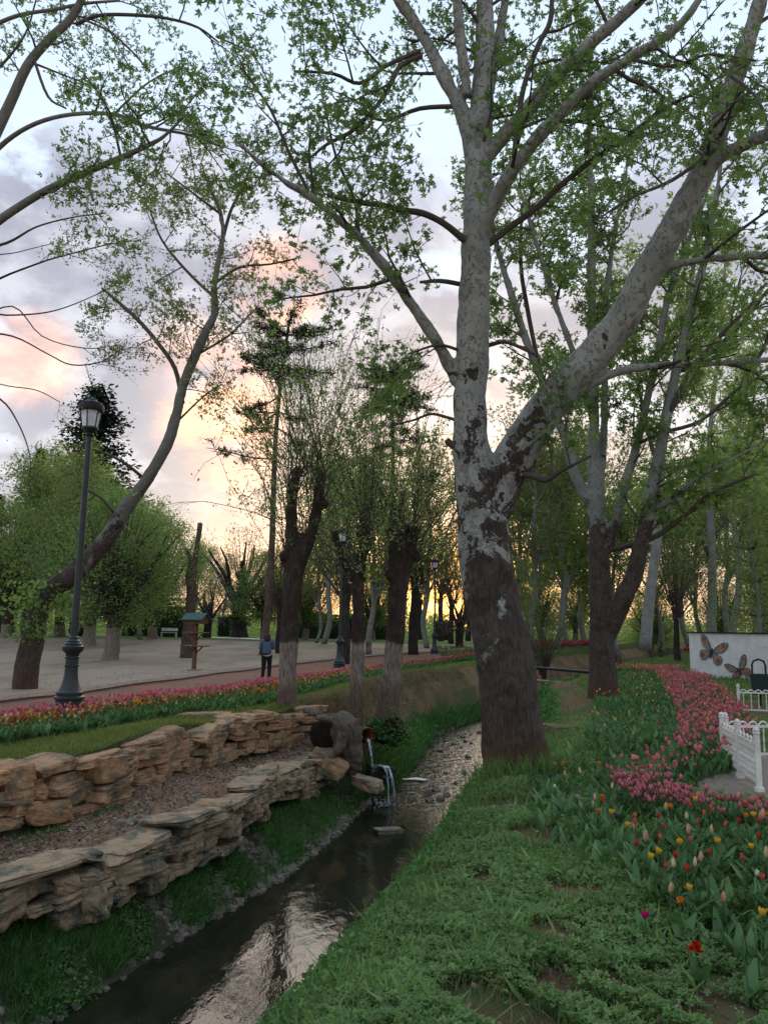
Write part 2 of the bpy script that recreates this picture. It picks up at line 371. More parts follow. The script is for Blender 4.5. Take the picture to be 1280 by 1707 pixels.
def smooth(pts, k=4):
    """Catmull-Rom through rows of pts"""
    p = np.asarray(pts, float)
    if len(p) < 3:
        return np.stack([p[0] + (p[-1] - p[0]) * t for t in np.linspace(0, 1, k + 1)])
    q = np.concatenate([[2 * p[0] - p[1]], p, [2 * p[-1] - p[-2]]]); out = []
    for i in range(1, len(q) - 2):
        t = np.linspace(0, 1, k, endpoint=False)[:, None]
        out.append(.5 * (2 * q[i] + (q[i + 1] - q[i - 1]) * t + (2 * q[i - 1] - 5 * q[i] + 4 * q[i + 1] - q[i + 2]) * t ** 2 + (3 * q[i] - q[i - 1] - 3 * q[i + 1] + q[i + 2]) * t ** 3))
    return np.concatenate(out + [p[-1:]])

def kite(w, l, ang=0, y0=.0, fold=.12):
    k = np.array([(w, l * .5, -fold), (0, l, 0.02), (-w, l * .5, -fold)]); c, s = cos(ang), sin(ang)
    return np.stack([c * k[:, 0] - s * k[:, 1], s * k[:, 0] + c * k[:, 1] + y0, k[:, 2]], 1)
def star(n):
    V = [np.zeros((1, 3))]; T = []; c = 1
    A = {3: [(0, 1., .2), (.95, .75, .17), (-.95, .75, .17)], 5: [(0, 1., .17), (.75, .85, .16), (-.75, .85, .16), (1.6, .55, .13), (-1.6, .55, .13)]}[n]
    for a, l, w_ in A:
        V.append(kite(w_, l, a)); T += [(0, c, c + 1), (0, c + 1, c + 2)]; c += 3
    return np.concatenate(V), np.array(T)
STAR5 = star(5); STAR3 = star(3)
KITE = (np.array([(0, 0, 0), (.28, .5, -.08), (0, 1, 0), (-.28, .5, -.08)]), np.array([(0, 1, 2), (0, 2, 3)]))
OVAL = (np.array([(0, 0, 0), (.42, .35, -.08), (.3, .8, -.05), (0, 1, 0), (-.3, .8, -.05), (-.42, .35, -.08)]), np.array([(0, 1, 2), (0, 2, 3), (0, 3, 4), (0, 4, 5)]))
_t = np.array([(0, 0, 0), (.3, .25, 0), (0, .5, 0), (-.3, .25, 0)])
def clumpt(k, seed):                            # a loose sprig of k small leaves
    r = np.random.default_rng(seed); V = []; T = []
    for i in range(k):
        d = nrm(r.normal(size=3)); e = nrm(np.cross(d, r.normal(size=3))); o = r.normal(size=3) * .32; l = .5 * r.uniform(.6, 1.1)
        V += [o, o + d * l * .5 + e * l * .28, o + d * l, o + d * l * .5 - e * l * .28]; c = 4 * i; T += [(c, c + 1, c + 2), (c, c + 2, c + 3)]
    return np.array(V), np.array(T)
CLUMP = clumpt(4, 3)
TRI = (np.array([(-.3, 0, 0), (.3, 0, 0), (0, 1., 0.)]), np.array([(0, 1, 2)]))
BLADE = (np.array([(-.5, 0, 0), (.5, 0, 0), (-.35, .55, .06), (.35, .55, .06), (0, 1, .3)]), np.array([(0, 1, 3), (0, 3, 2), (2, 3, 4)]))
def frames(n, rng, up=.5):
    """random leaf frames, normals leaning upwards"""
    nz = nrm(rng.normal(size=(n, 3)) + np.array([0, 0, up * 2])); y = nrm(np.cross(nz, rng.normal(size=(n, 3)))); x = np.cross(y, nz)
    return np.stack([x, y, nz], 1)                # rows: local axes in world
def inst(tpl, P_, size, R, wid=None):
    V0, T0 = tpl; n = len(P_); V = np.repeat(V0[None], n, 0)
    if wid is not None: V = V * np.stack([wid, np.ones(n), np.ones(n)], 1)[:, None, :]
    V = np.einsum('nij,njk->nik', V * np.asarray(size).reshape(-1, 1, 1), R) + P_[:, None, :]
    T = T0[None] + (np.arange(n) * len(V0))[:, None, None]
    return V.reshape(-1, 3), T.reshape(-1, 3)
def blades(P_, hgt, rng, lean=.35, wid=.09):
    """upright blades: local y up"""
    n = len(P_); y = nrm(np.stack([rng.normal(0, lean, n), rng.normal(0, lean, n), np.ones(n)], 1)); a = rng.uniform(0, 2 * pi, n)
    h = np.stack([np.cos(a), np.sin(a), np.zeros(n)], 1); x = nrm(np.cross(y, h)); z = np.cross(x, y)
    return inst(BLADE, P_, hgt, np.stack([x, y, z], 1), np.full(n, wid) if np.isscalar(wid) else wid)

# growing twigs from limbs ------------------------------------------------
def grow(g, leaves, pts, rad, rng, lv, cfg, bark_n=(6, 4, 3)):
    c = cfg[lv]; seg = np.linalg.norm(np.diff(pts, axis=0), axis=1); L = np.concatenate([[0], np.cumsum(seg)]); tot = L[-1]
    n = int((1 - c['t0']) * tot * c['d'] + rng.random()); tan_ = nrm(np.gradient(pts, axis=0))
    for k in range(n):
        s = tot * (c['t0'] + (1 - c['t0']) * (k + rng.random()) / max(n, 1)); i = min(np.searchsorted(L, s), len(pts) - 1)
        f = s / tot; p = np.array([np.interp(s, L, pts[:, q]) for q in range(3)]); t = tan_[i]; r0 = min(np.interp(s, L, rad) * .6, c['r'])
        az = nrm(np.cross(t, rng.normal(size=3))); a = radians(rng.uniform(*c['a'])); d = t * cos(a) + az * sin(a); d[2] += c['up']; d = nrm(d)
        ln = c['l'] * rng.uniform(.55, 1.3) * (1 - c.get('tp', .3) * f); m = c['k']; q = [p]; st = ln / (m - 1); b = rng.normal(size=3) * c['w']
        for j in range(m - 1):
            d = nrm(d + rng.normal(size=3) * c['w'] + b * .3 + np.array([0, 0, c['g']])); q.append(q[-1] + d * st)
        q = np.array(q); rr = np.linspace(r0, max(r0 * .25, .0022), m)
        g.tube(q, rr, bark_n[min(lv, 2)])
        if lv + 1 < len(cfg): grow(g, leaves, q, rr, rng, lv + 1, cfg, bark_n)
        nl = c.get('n', 0)
        if nl:
            tt = rng.uniform(.15, 1.05, nl) * (m - 1); i0 = np.clip(tt.astype(int), 0, m - 2)
            leaves.append(q[i0] + (q[i0 + 1] - q[i0]) * (tt - i0)[:, None] + rng.normal(0, c.get('sp', .04), (nl, 3)))
def limbpx(rows, k=4):
    """limb from photograph points (u, v, distance, width in px) -> points and radii"""
    r = np.array(rows, float); pts = np.array([P(a[0], a[1], a[2]) for a in r]); rd = r[:, 3] / 2 * r[:, 2] / F
    s = smooth(np.column_stack([pts, rd]), k); return s[:, :3], np.maximum(s[:, 3], .003)

# ------------------------------------------------------------------ terrain
def C(*a):
    a = np.array(a, float).reshape(-1, 2); return a[:, 1], a[:, 0]      # given as x,y pairs -> (ys, xs)
cX2 = C(-9.5, -6, -6.3, 4, -4.95, 8, -4.42, 9.4, -3.75, 10.9, -3.5, 12.4, -3.05, 14.1, -2.45, 15.3, -1.75, 16.6, -1.2, 18, -.6, 21, .3, 27, 4.2, 36, 8, 45, 16, 60, 30, 90, 60, 400)
cX1 = C(-8.0, -6, -5.3, 4, -3.80, 8, -3.15, 9, -2.72, 10, -2.42, 10.9, -2.2, 11.9, -1.98, 13.6, -1.5, 15.0, -1.1, 16, -.6, 17, -.3, 18, .3, 21, 1.1, 27, 5.1, 36, 8.9, 45, 17, 60, 31, 90, 61, 400)
cXL = C(-7.2, -6, -4.3, 4, -2.95, 7.6, -2.6, 8.5, -2.1, 10, -1.5, 11.4, -.8, 14, -.35, 16.2, .2, 18, 1., 22, 1.7, 27, 5.9, 36, 9.6, 45, 18, 60, 32, 90, 62, 400)
cXR = C(-4.6, -6, -1.75, 4, -.5, 7.6, -.05, 8.8, .45, 10.4, 1.1, 12, 1.8, 14, 2.4, 16.2, 2.9, 18, 3.6, 22, 4.4, 27, 8.6, 36, 12.4, 45, 21, 60, 35, 90, 66, 400)
cXB = C(-2.6, -6, -.25, 4, .05, 5.3, .38, 6.6, .85, 8.3, 1.35, 10.2, 2.2, 12, 2.9, 14, 3.6, 16.2, 4.1, 18, 4.9, 22, 5.7, 27, 9.6, 36, 13.4, 45, 22, 60, 36, 90, 67, 400)
cPN = C(-12.5, -6, -9.0, 6, -7.4, 10.1, -6.75, 12, -6.15, 13.9, -5.3, 15.8, -4.1, 19.1, -2.6, 24, -1.8, 26.5, 0., 32, 3.2, 40, 6., 46, 11, 55, 16.5, 66, 28.8, 90, 58.5, 400)
cKB = C(-14.6, -6, -11.6, 6, -9.3, 16, -8.8, 18.3, -8., 21.7, -6.95, 27.2, -4.6, 38, -1.4, 45.5, 5.3, 55.6, 12.5, 66, 26.5, 90, 56.5, 400)
def cv(c, y): return np.interp(y, c[0], c[1])
WATER = -1.85
def rise(y): 
    t = np.clip((y - 34) / 36, 0, 1); return .55 * t * t * (3 - 2 * t)
def bumps(x, y):
    return .035 * (np.sin(x * 1.7 + y * .6) + np.sin(y * 1.3 - x * .8 + 2)) + .018 * (np.sin(x * 4.3 + 1) * np.sin(y * 3.7)) + .01 * np.sin(x * 9.1 + y * 2) * np.sin(y * 8.3 - x)
def wallk(y): return np.clip((17.2 - y) / 1.2, 0, 1)           # 1 where the stone walls stand
def brk(y):
    """terrain break points across the view: xs and zs, rows by y"""
    y = np.asarray(y, float); x2, x1, xl, xr, xb, pn, kb = [cv(c, y) for c in (cX2, cX1, cXL, cXR, cXB, cPN, cKB)]
    k = wallk(y); r = rise(y); one = np.ones_like(y)
    bed = -2.15 * one; zt = -.7 * k + -.42 * (1 - k); zt2 = -.7 * k - .72 * (1 - k); zf = -1.38 * k - 1.2 * (1 - k)
    wt = np.where(y > 24, .5, 1.)
    X = [kb - 250, kb - 60, kb - 20, kb - 6, kb, kb + .12, pn, pn + .25, pn + (x2 - pn) * .5, x2 - .45, x2, x2 + .14 + .3 * (1 - k), x1 - .12, x1, xl, xl + .5, (xl + xr) / 2, xr - .4, xr, xr + (xb - xr) * .35, xr + (xb - xr) * .7, xb, xb + .7, xb + 3, xb + 8, xb + 25, xb + 70, xb + 260]
    z = [.0 + r, -.05 + r, -.1 + r, -.12 + r, -.11 + r, -.17 + r, -.16 + r, -.06 + r, .0 + r, .02 + r, 0. * one, zt, zt2, zf, WATER * one, bed, bed - .1, bed, WATER * one, -1.15 * one, -.62 * one, -.22 * one, -.06 + r * .3, .0 + r * .6, 0 + r, 0 + r, 0 + r, 0 + r]
    return np.stack(X), np.stack([a * one for a in z])
NB = 28
def h(x, y, bump=True):
    x = np.atleast_1d(np.asarray(x, float)); y = np.atleast_1d(np.asarray(y, float)); X, Zz = brk(y); o = Zz[0].copy()
    for i in range(NB - 1):
        d = np.maximum(X[i + 1] - X[i], 1e-4); t = np.clip((x - X[i]) / d, 0, 1); o = np.where(x > X[i], Zz[i] + (Zz[i + 1] - Zz[i]) * t, o)
    if bump: o = o + bumps(x, y) * np.clip((140 - y) / 100, 0, 1) * np.where(x < cv(cX2, y) - .6, .25, 1.)
    return o
def h1(x, y): return float(h(x, y)[0])
def Gp(u, v, dz=0.):
    """where the line of sight of a photograph point meets the ground"""
    r = ray(u, v); lo, t = 1.5, 1.5
    while t < 260:
        p = EYE + r * t / r[1]
        if p[2] < h1(p[0], p[1]) + dz: break
        lo = t; t *= 1.02
    for _ in range(12):
        m = (lo + t) / 2; p = EYE + r * m / r[1]
        if p[2] < h1(p[0], p[1]) + dz: t = m
        else: lo = m
    return EYE + r * t / r[1]

ys = np.concatenate([np.arange(-6, 2, .5), np.arange(2, 22, .09), np.arange(22, 40, .3), np.arange(40, 90, 1.), np.arange(90, 400, 12)])
X, Zb = brk(ys); cols_x = []; zone = []
sub = {0: 3, 1: 4, 2: 6, 3: 6, 4: 1, 5: 10, 6: 2, 7: 12, 8: 14, 9: 6, 10: 1, 11: 12, 12: 1, 13: 10, 14: 3, 15: 3, 16: 3, 17: 3, 18: 6, 19: 6, 20: 8, 21: 10, 22: 24, 23: 24, 24: 16, 25: 8, 26: 6}
zn = {0: 'gravel', 1: 'gravel', 2: 'gravel', 3: 'gravel', 4: 'kerb', 5: 'path', 6: 'lawn', 7: 'lawn', 8: 'lawn', 9: 'lawn', 10: 'joint', 11: 'terrace', 12: 'terrace', 13: 'bank', 14: 'bank', 15: 'bank', 16: 'bank', 17: 'bank', 18: 'slope', 19: 'slope', 20: 'slope', 21: 'ground', 22: 'ground', 23: 'ground', 24: 'ground', 25: 'ground', 26: 'ground'}
for i in range(NB - 1):
    for j in range(sub[i]):
        t = j / sub[i]; cols_x.append(X[i] * (1 - t) + X[i + 1] * t); zone.append(zn[i])
cols_x.append(X[-1]); GX = np.stack(cols_x, 1); GY = np.repeat(ys[:, None], GX.shape[1], 1)
GZ = h(GX.ravel(), GY.ravel()).reshape(GX.shape)
VV = np.stack([GX, GY, GZ], -1).reshape(-1, 3); nc = GX.shape[1]
fi, fj = np.meshgrid(np.arange(len(ys) - 1), np.arange(nc - 1), indexing='ij'); a = fi * nc + fj
Q = np.stack([a, a + 1, a + nc + 1, a + nc], -1)
zone = np.array(zone); yc = (ys[:-1] + ys[1:]) / 2
YG = 66.                                         # the far edge of the gravel
def sheet(name, mask, m, kind='structure'):
    q = Q[mask]; used, inv = np.unique(q.ravel(), return_inverse=True)
    o = link(name, mk(name, VV[used], inv.reshape(-1, 4), m)); tag(o, kind=kind); return o
zg = np.broadcast_to(zone[None], fi.shape); yg = np.broadcast_to(yc[:, None], fi.shape); xg = (GX[:-1, :-1] + GX[1:, 1:]) / 2
dry = (zg == 'bank') & (yg > 16.8) | (zg == 'terrace') & (yg > 17.1) | (zg == 'joint') & (yg > 17)
dirt_side = (zg == 'ground') & (yg > 7.6) & (yg < 11.6) & (xg > 3.5 + (yg - 8) * .2)
sheet('gravel', (zg == 'gravel') & (yg < YG), M_GRAV)
sheet('lawn', (zg == 'gravel') & (yg >= YG), M_GREEN)
sheet('kerb', zg == 'kerb', M_KERB)
sheet('path', zg == 'path', M_RED)
sheet('lawn', zg == 'lawn', M_LAWN)
sheet('terrace', (zg == 'terrace') & ~dry, M_TERR)
sheet('stream_bank', ((zg == 'joint') | (zg == 'bank')) & ~dry, M_JOINT)
sheet('stream_bank', dry, M_DRYB)
sheet('stream_bank', zg == 'slope', M_BANK)
sheet('ground', (zg == 'ground') & ~dirt_side, M_GROUND)
sheet('paving', dirt_side, M_DIRT)
# the raised edging between gravel and path
yk = np.concatenate([np.arange(-4, 60, 1.0)]); kx = cv(cKB, yk); kp = np.stack([kx + .06, yk, h(kx, yk) + .01], 1); g = Geo()
kv, kt = tube(kp, np.full(len(kp), .085), 4); g.add(kv, kt); tag(link('kerb', g.mesh('kerb', M_KERB, False)), kind='structure')
# water
yw = np.concatenate([np.arange(-6, 40, .5), np.arange(40, 200, 4)]); Vw = np.concatenate([np.stack([cv(cXL, yw) - .35, yw, np.full(len(yw), WATER)], 1), np.stack([cv(cXR, yw) + .35, yw, np.full(len(yw), WATER)], 1)])
n_ = len(yw); Fw = [(i, n_ + i, n_ + i + 1, i + 1) for i in range(n_ - 1)]
tag(link('stream', mk('stream', Vw, Fw, M_WATER)), kind='structure')

# ------------------------------------------------------------------ trees
def finish_tree(name, label, base, trunk_geo, twig_geo, leaves, trunk_m, leaf_m, leaf_size, tpl, group=None, cat='tree', rng=RNG, up=.4, keep=None, remesh=None):
    base = np.asarray(base, float); root = empty(name, tuple(base), label, cat, group)
    for g, nm, m in ((trunk_geo, 'trunk', trunk_m), (twig_geo, 'branches', B_TWIG)):
        if g is not None and g.n:
            me = mk(nm, np.concatenate(g.V) - base, np.concatenate(g.T), m); o = link(nm, me, root)
            if nm == 'trunk' and remesh:
                md = o.modifiers.new('join', 'REMESH'); md.mode = 'VOXEL'; md.voxel_size = remesh; md.use_smooth_shade = True
                ms = o.modifiers.new('soften', 'SMOOTH'); ms.iterations = 6; ms.factor = .5
                tx = bpy.data.textures.new('lumps', 'CLOUDS'); tx.noise_scale = .35; dm = o.modifiers.new('lumps', 'DISPLACE'); dm.texture = tx; dm.strength = .06; dm.mid_level = .5
    if leaves:
        L = np.concatenate(leaves) if isinstance(leaves, list) else leaves
        if keep is not None: L = L[keep(L)]
        n = len(L); V, T = inst(tpl, L - base, leaf_size * rng.uniform(.6, 1.25, n), frames(n, rng, up))
        link('crown', mk('crown', V, T, leaf_m, smooth=False), root)
    return root
def flare(base, r, n, g, rng, ln=.9, up=.7):
    for k in range(n):
        a = 2 * pi * k / n + rng.uniform(-.3, .3); l = ln * rng.uniform(.7, 1.1); d = np.array([cos(a), sin(a), 0])
        q = np.array([base + d * r * .25 + [0, 0, up], base + d * r * .55 + [0, 0, up * .45], base + d * r * .9 + [0, 0, .06], base + d * (r + l * .35) + [0, 0, -.12]])
        s = smooth(q, 3); g.tube(s, np.linspace(r * .42, r * .16, len(s)), 10)

CF_A = [dict(d=2.1, l=1.6, a=(35, 80), up=.12, r=.028, k=6, w=.18, g=-.02, t0=.08),
        dict(d=5.0, l=.66, a=(30, 80), up=.1, r=.009, k=5, w=.22, g=-.03, t0=.1, n=3, sp=.05),
        dict(d=6.2, l=.27, a=(30, 80), up=.05, r=.0045, k=3, w=.25, g=-.03, t0=.1, n=8, sp=.07)]

# the big plane tree by the stream
rng = np.random.default_rng(11)
bx, by, _ = Gp(868, 1292); D0 = by + .35; main_base = np.array([P(866, 1290, D0)[0], D0, h1(P(866, 1290, D0)[0], D0)])
tg = Geo(); wg = Geo(); lv = []
trunk = [(866, 1312, D0, 118), (862, 1275, D0, 106), (856, 1230, D0, 100), (850, 1180, D0, 96), (842, 1100, D0, 96), (828, 1040, D0, 92), (816, 970, D0, 88), (806, 900, D0, 84), (800, 850, D0, 80), (794, 800, D0, 74), (786, 740, D0, 64), (784, 690, D0, 57), (785, 620, D0 - .05, 55), (789, 540, D0 - .1, 55), (791, 470, D0 - .15, 54), (793, 400, D0 - .2, 53), (796, 330, D0 - .25, 50), (799, 270, D0 - .3, 46), (802, 200, D0 - .3, 42), (806, 110, D0 - .3, 38), (808, 20, D0 - .3, 33), (806, -90, D0 - .3, 26), (800, -260, D0 - .2, 14)]
p, r = limbpx(trunk, 5); tg.tube(p, r, 28, cap=True, rough=.035); grow(wg, lv, p[75:], r[75:], rng, 0, CF_A)
flare(main_base, .42, 9, tg, rng, .75, .6)
R_ = [(822, 860, D0, 50), (838, 815, D0, 62), (858, 765, D0 - .05, 72), (888, 712, D0 - .1, 66), (930, 655, D0 - .25, 62), (985, 600, D0 - .4, 60), (1035, 535, D0 - .6, 58), (1070, 470, D0 - .8, 56), (1103, 415, D0 - 1., 52), (1135, 355, D0 - 1.15, 48), (1163, 300, D0 - 1.3, 45), (1190, 240, D0 - 1.5, 40), (1213, 170, D0 - 1.7, 37), (1238, 95, D0 - 1.9, 34), (1262, 20, D0 - 2.1, 30), (1285, -70, D0 - 2.3, 24), (1310, -200, D0 - 2.6, 14)]
p, r = limbpx(R_, 5); tg.tube(p, r, 24, cap=True, rough=.03); grow(wg, lv, p[45:], r[45:], rng, 0, CF_A)
thick = [  # (rows, sides)
 [(792, 290, D0 - .3, 30), (782, 225, D0 - .3, 30), (765, 175, D0 - .3, 27), (742, 130, D0 - .3, 25), (715, 75, D0 - .3, 22), (690, 35, D0 - .3, 20), (655, -15, D0 - .4, 17), (610, -90, D0 - .5, 10)],
 [(806, 270, D0 - .3, 28), (840, 225, D0 - .5, 30), (872, 190, D0 - .7, 29), (905, 150, D0 - .9, 28), (950, 102, D0 - 1.1, 26), (1000, 58, D0 - 1.3, 24), (1060, 5, D0 - 1.5, 22), (1120, -60, D0 - 1.7, 15)],
 [(800, 405, D0 - .2, 26), (818, 350, D0 - .4, 27), (845, 295, D0 - .7, 26), (875, 255, D0 - .9, 25), (925, 197, D0 - 1.2, 24), (985, 140, D0 - 1.5, 23), (1045, 98, D0 - 1.8, 21), (1105, 62, D0 - 2., 19), (1150, 20, D0 - 2.2, 15), (1190, -50, D0 - 2.4, 10)],
 [(762, 640, D0, 22), (745, 600, D0 - .1, 23), (716, 552, D0 - .3, 22), (682, 500, D0 - .5, 20), (645, 450, D0 - .7, 18), (605, 402, D0 - .9, 17), (560, 362, D0 - 1.1, 15), (515, 326, D0 - 1.3, 14), (478, 304, D0 - 1.5, 12), (445, 280, D0 - 1.7, 9), (405, 245, D0 - 1.9, 5), (372, 212, D0 - 2., 2)],
 [(778, 160, D0 - .4, 20), (771, 90, D0 - .5, 20), (764, 30, D0 - .6, 18), (758, -40, D0 - .7, 14)],
 [(806, 190, D0 - .2, 20), (822, 120, D0 - .1, 20), (834, 50, D0, 19), (845, -30, D0, 14)],
 [(1080, 462, D0 - .8, 20), (1112, 446, D0 - .9, 18), (1160, 434, D0 - 1.1, 17), (1220, 427, D0 - 1.3, 17), (1290, 424, D0 - 1.5, 15), (1380, 400, D0 - 1.8, 9)],
 [(958, 655, D0 - .3, 20), (1000, 632, D0 - .4, 18), (1040, 617, D0 - .5, 17), (1100, 610, D0 - .6, 15), (1170, 607, D0 - .7, 13), (1230, 603, D0 - .8, 12), (1300, 598, D0 - .9, 10)],
 [(1165, 300, D0 - 1.3, 22), (1200, 262, D0 - 1.5, 24), (1245, 238, D0 - 1.8, 22), (1300, 215, D0 - 2.1, 16)],
]
for rows in thick:
    p, r = limbpx(rows, 4); tg.tube(p, r, 14, cap=True, rough=.02); grow(wg, lv, p[6:], r[6:], rng, 0, CF_A)
thin = [
 [(856, 268, D0 - .8, 10), (862, 215, D0 - .8, 10), (873, 145, D0 - .8, 10), (897, 75, D0 - .8, 10), (917, 35, D0 - .8, 10), (920, -20, D0 - .8, 7)],
 [(812, 408, D0 - .2, 13), (850, 378, D0 - .3, 12), (895, 345, D0 - .4, 12), (935, 308, D0 - .5, 11), (985, 268, D0 - .6, 10), (1045, 228, D0 - .7, 9), (1110, 178, D0 - .8, 7), (1180, 145, D0 - .9, 5)],
 [(775, 400, D0 - .3, 14), (740, 372, D0 - .4, 12), (705, 355, D0 - .5, 12), (672, 350, D0 - .6, 11), (640, 342, D0 - .7, 10), (598, 337, D0 - .8, 9), (545, 325, D0 - .9, 7)],
 [(702, 92, D0 - .4, 9), (665, 112, D0 - .5, 9), (640, 160, D0 - .6, 8), (592, 214, D0 - .8, 8), (545, 240, D0 - .9, 6), (515, 265, D0 - 1., 4)],
 [(700, 84, D0 - .4, 8), (645, 108, D0 - .5, 8), (600, 138, D0 - .6, 7), (555, 122, D0 - .7, 6), (490, 118, D0 - .8, 4)],
 [(858, 792, D0 - .1, 11), (885, 792, D0 - .3, 11), (910, 800, D0 - .4, 10), (935, 785, D0 - .6, 7), (985, 760, D0 - .8, 4)],
 [(776, 475, D0 - .1, 9), (735, 468, D0 - .2, 8), (700, 470, D0 - .3, 5)],
 [(770, 585, D0 - .1, 6), (730, 575, D0 - .3, 5), (680, 590, D0 - .5, 3)],
 [(1190, 250, D0 - 1.6, 8), (1120, 300, D0 - 1.8, 7), (1050, 330, D0 - 2., 5), (990, 370, D0 - 2.2, 3)],
 [(815, 575, D0, 8), (845, 570, D0 - .2, 7), (890, 590, D0 - .4, 5)],
 [(757, 745, D0, 12), (749, 738, D0, 12), (744, 733, D0, 11)],
 [(760, 700, D0, 6), (720, 690, D0 + .3, 5), (690, 700, D0 + .5, 4), (650, 710, D0 + .7, 3)],
 [(520, 330, D0 - 1.3, 7), (480, 250, D0 - 1.5, 6), (450, 180, D0 - 1.6, 5), (400, 110, D0 - 1.7, 3)],
 [(600, 400, D0 - .9, 7), (590, 330, D0 - .9, 6), (560, 260, D0 - .9, 5), (540, 170, D0 - .9, 4)],
 [(770, 176, D0 - .3, 9), (700, 180, D0 - .2, 8), (640, 200, D0 - .1, 6), (590, 180, D0, 4)],
 [(1060, 100, D0 - 1.9, 7), (1120, 110, D0 - 2.3, 6), (1180, 90, D0 - 2.7, 5), (1260, 100, D0 - 3.1, 3)],
 [(1240, 95, D0 - 2., 8), (1200, 110, D0 - 2.6, 6), (1260, 160, D0 - 3.4, 5), (1290, 240, D0 - 3.8, 3)],
]
for rows in thin:
    p, r = limbpx(rows, 4); wg.tube(p, r, 7); 
    if rows[0][3] < 11.5: grow(wg, lv, p[2:], r[2:], rng, 0, CF_A)
    else: grow(wg, lv, p[4:], r[4:], rng, 1, CF_A)
LM = np.concatenate(lv)
def thin_main(L):
    """fewer leaves in the gap left of the big trunk, where the sky shows"""
    k = (L[:, 2] > 3.9 + rng.uniform(-.4, .4, len(L))) | (L[:, 0] > 1.9)
    return k & ((L[:, 1] > D0 - 1.7) | (rng.random(len(L)) < .45) | (L[:, 0] < .2))
finish_tree('plane_tree', 'huge plane tree with a brown footed pale trunk and a great limb sweeping right', main_base, tg, wg, [LM], B_MAIN, L_PLANE, .082, STAR5, rng=rng, keep=thin_main, up=.3, remesh=.022)

CF_B = [dict(d=1.7, l=2.0, a=(30, 75), up=.22, r=.03, k=6, w=.16, g=.0, t0=.08),
        dict(d=3.6, l=.9, a=(30, 80), up=.1, r=.010, k=4, w=.2, g=-.02, t0=.1, n=4, sp=.09),
        dict(d=4.0, l=.4, a=(30, 80), up=.05, r=.006, k=3, w=.25, g=-.03, t0=.1, n=7, sp=.09)]
def pxtree(name, label, rows_list, trunk_m, leaf_m, cfg, size, tpl, seed, group=None, nth=14, rough=.03, flr=None, leaf_from=6, remesh=None, base=None, up=.4, keep=None, thick_px=9, thin_=1.):
    rng = np.random.default_rng(seed); tg = Geo(); wg = Geo(); lv = []
    for k, rows in enumerate(rows_list):
        p, r = limbpx(rows, 4); r = r * thin_
        (tg if rows[0][3] > thick_px else wg).tube(p, r, nth if rows[0][3] > thick_px else 6, cap=True, rough=rough if k < 3 else .02)
        s = leaf_from if k else max(leaf_from, int(len(p) * .55))
        if s < len(p) - 2: grow(wg, lv, p[s:], r[s:], rng, 0, cfg)
    b = np.asarray(base if base is not None else P(*rows_list[0][0][:3])); b = np.array([b[0], b[1], h1(b[0], b[1])])
    if flr: flare(b, flr, 7, tg, rng, flr, .5)
    return finish_tree(name, label, b, tg, wg, lv, trunk_m, leaf_m, size, tpl, group, rng=rng, up=up, remesh=remesh, keep=keep)

# second plane tree, dark forked trunk
d = Gp(1005, 1166)[1]
T2 = [[(1005, 1178, d, 54), (1005, 1140, d, 46), (1003, 1080, d, 42), (1001, 1000, d, 37), (998, 930, d, 34), (996, 880, d, 32), (994, 830, d, 30), (990, 780, d, 22), (990, 700, d, 19), (986, 600, d, 17), (986, 480, d, 15), (985, 350, d, 13), (982, 200, d, 9), (985, 60, d, 5)],
 [(1012, 1060, d, 30), (1034, 1010, d - .3, 30), (1056, 960, d - .5, 29), (1068, 910, d - .7, 27), (1080, 860, d - .8, 24), (1090, 800, d - .9, 22), (1106, 720, d - 1., 20), (1122, 640, d - 1., 18), (1142, 560, d - 1.2, 16), (1165, 470, d - 1.4, 14), (1185, 380, d - 1.5, 11), (1200, 280, d - 1.6, 8), (1210, 150, d - 1.6, 5)],
 [(985, 838, d, 20), (962, 800, d, 18), (945, 740, d, 16), (918, 670, d, 15), (890, 600, d, 14), (868, 540, d, 13), (846, 470, d, 12), (828, 410, d, 10), (805, 330, d, 7), (790, 230, d, 5)],
 [(1010, 920, d, 20), (1028, 860, d - .2, 18), (1044, 800, d - .3, 16), (1062, 740, d - .4, 15), (1080, 660, d - .5, 14), (1098, 580, d - .6, 13), (1112, 500, d - .7, 12), (1140, 420, d - .8, 10), (1175, 330, d - .9, 7)],
 [(1010, 918, d, 9), (1045, 910, d - .3, 9), (1095, 893, d - .6, 9), (1140, 860, d - .9, 8), (1190, 820, d - 1.2, 7), (1260, 790, d - 1.5, 5)],
 [(1084, 855, d - .8, 10), (1110, 838, d - 1., 10), (1140, 815, d - 1.2, 9), (1175, 790, d - 1.4, 8), (1230, 760, d - 1.6, 6), (1290, 725, d - 1.8, 4)],
 [(985, 690, d, 11), (960, 600, d - .2, 11), (930, 520, d - .4, 10), (905, 440, d - .6, 9), (880, 360, d - .8, 7), (850, 260, d - 1, 5)],
 [(1000, 815, d, 14), (1005, 740, d + .2, 14), (1008, 660, d + .4, 13), (1005, 560, d + .5, 12), (1015, 450, d + .6, 10), (1035, 330, d + .7, 7), (1060, 200, d + .7, 5)],
 [(1110, 700, d - 1, 8), (1150, 620, d - 1.5, 8), (1200, 560, d - 2, 7), (1260, 500, d - 2.4, 5)],
 [(1130, 620, d - 1, 9), (1180, 590, d - .8, 8), (1230, 545, d - .6, 7), (1290, 470, d - .4, 5)],
 [(900, 620, d, 8), (880, 520, d + .4, 8), (868, 440, d + .6, 7), (870, 340, d + .8, 5)],
 [(1060, 740, d - .4, 7), (1110, 720, d - .8, 7), (1170, 700, d - 1.2, 6), (1240, 640, d - 1.6, 5), (1300, 620, d - 1.8, 4)]]
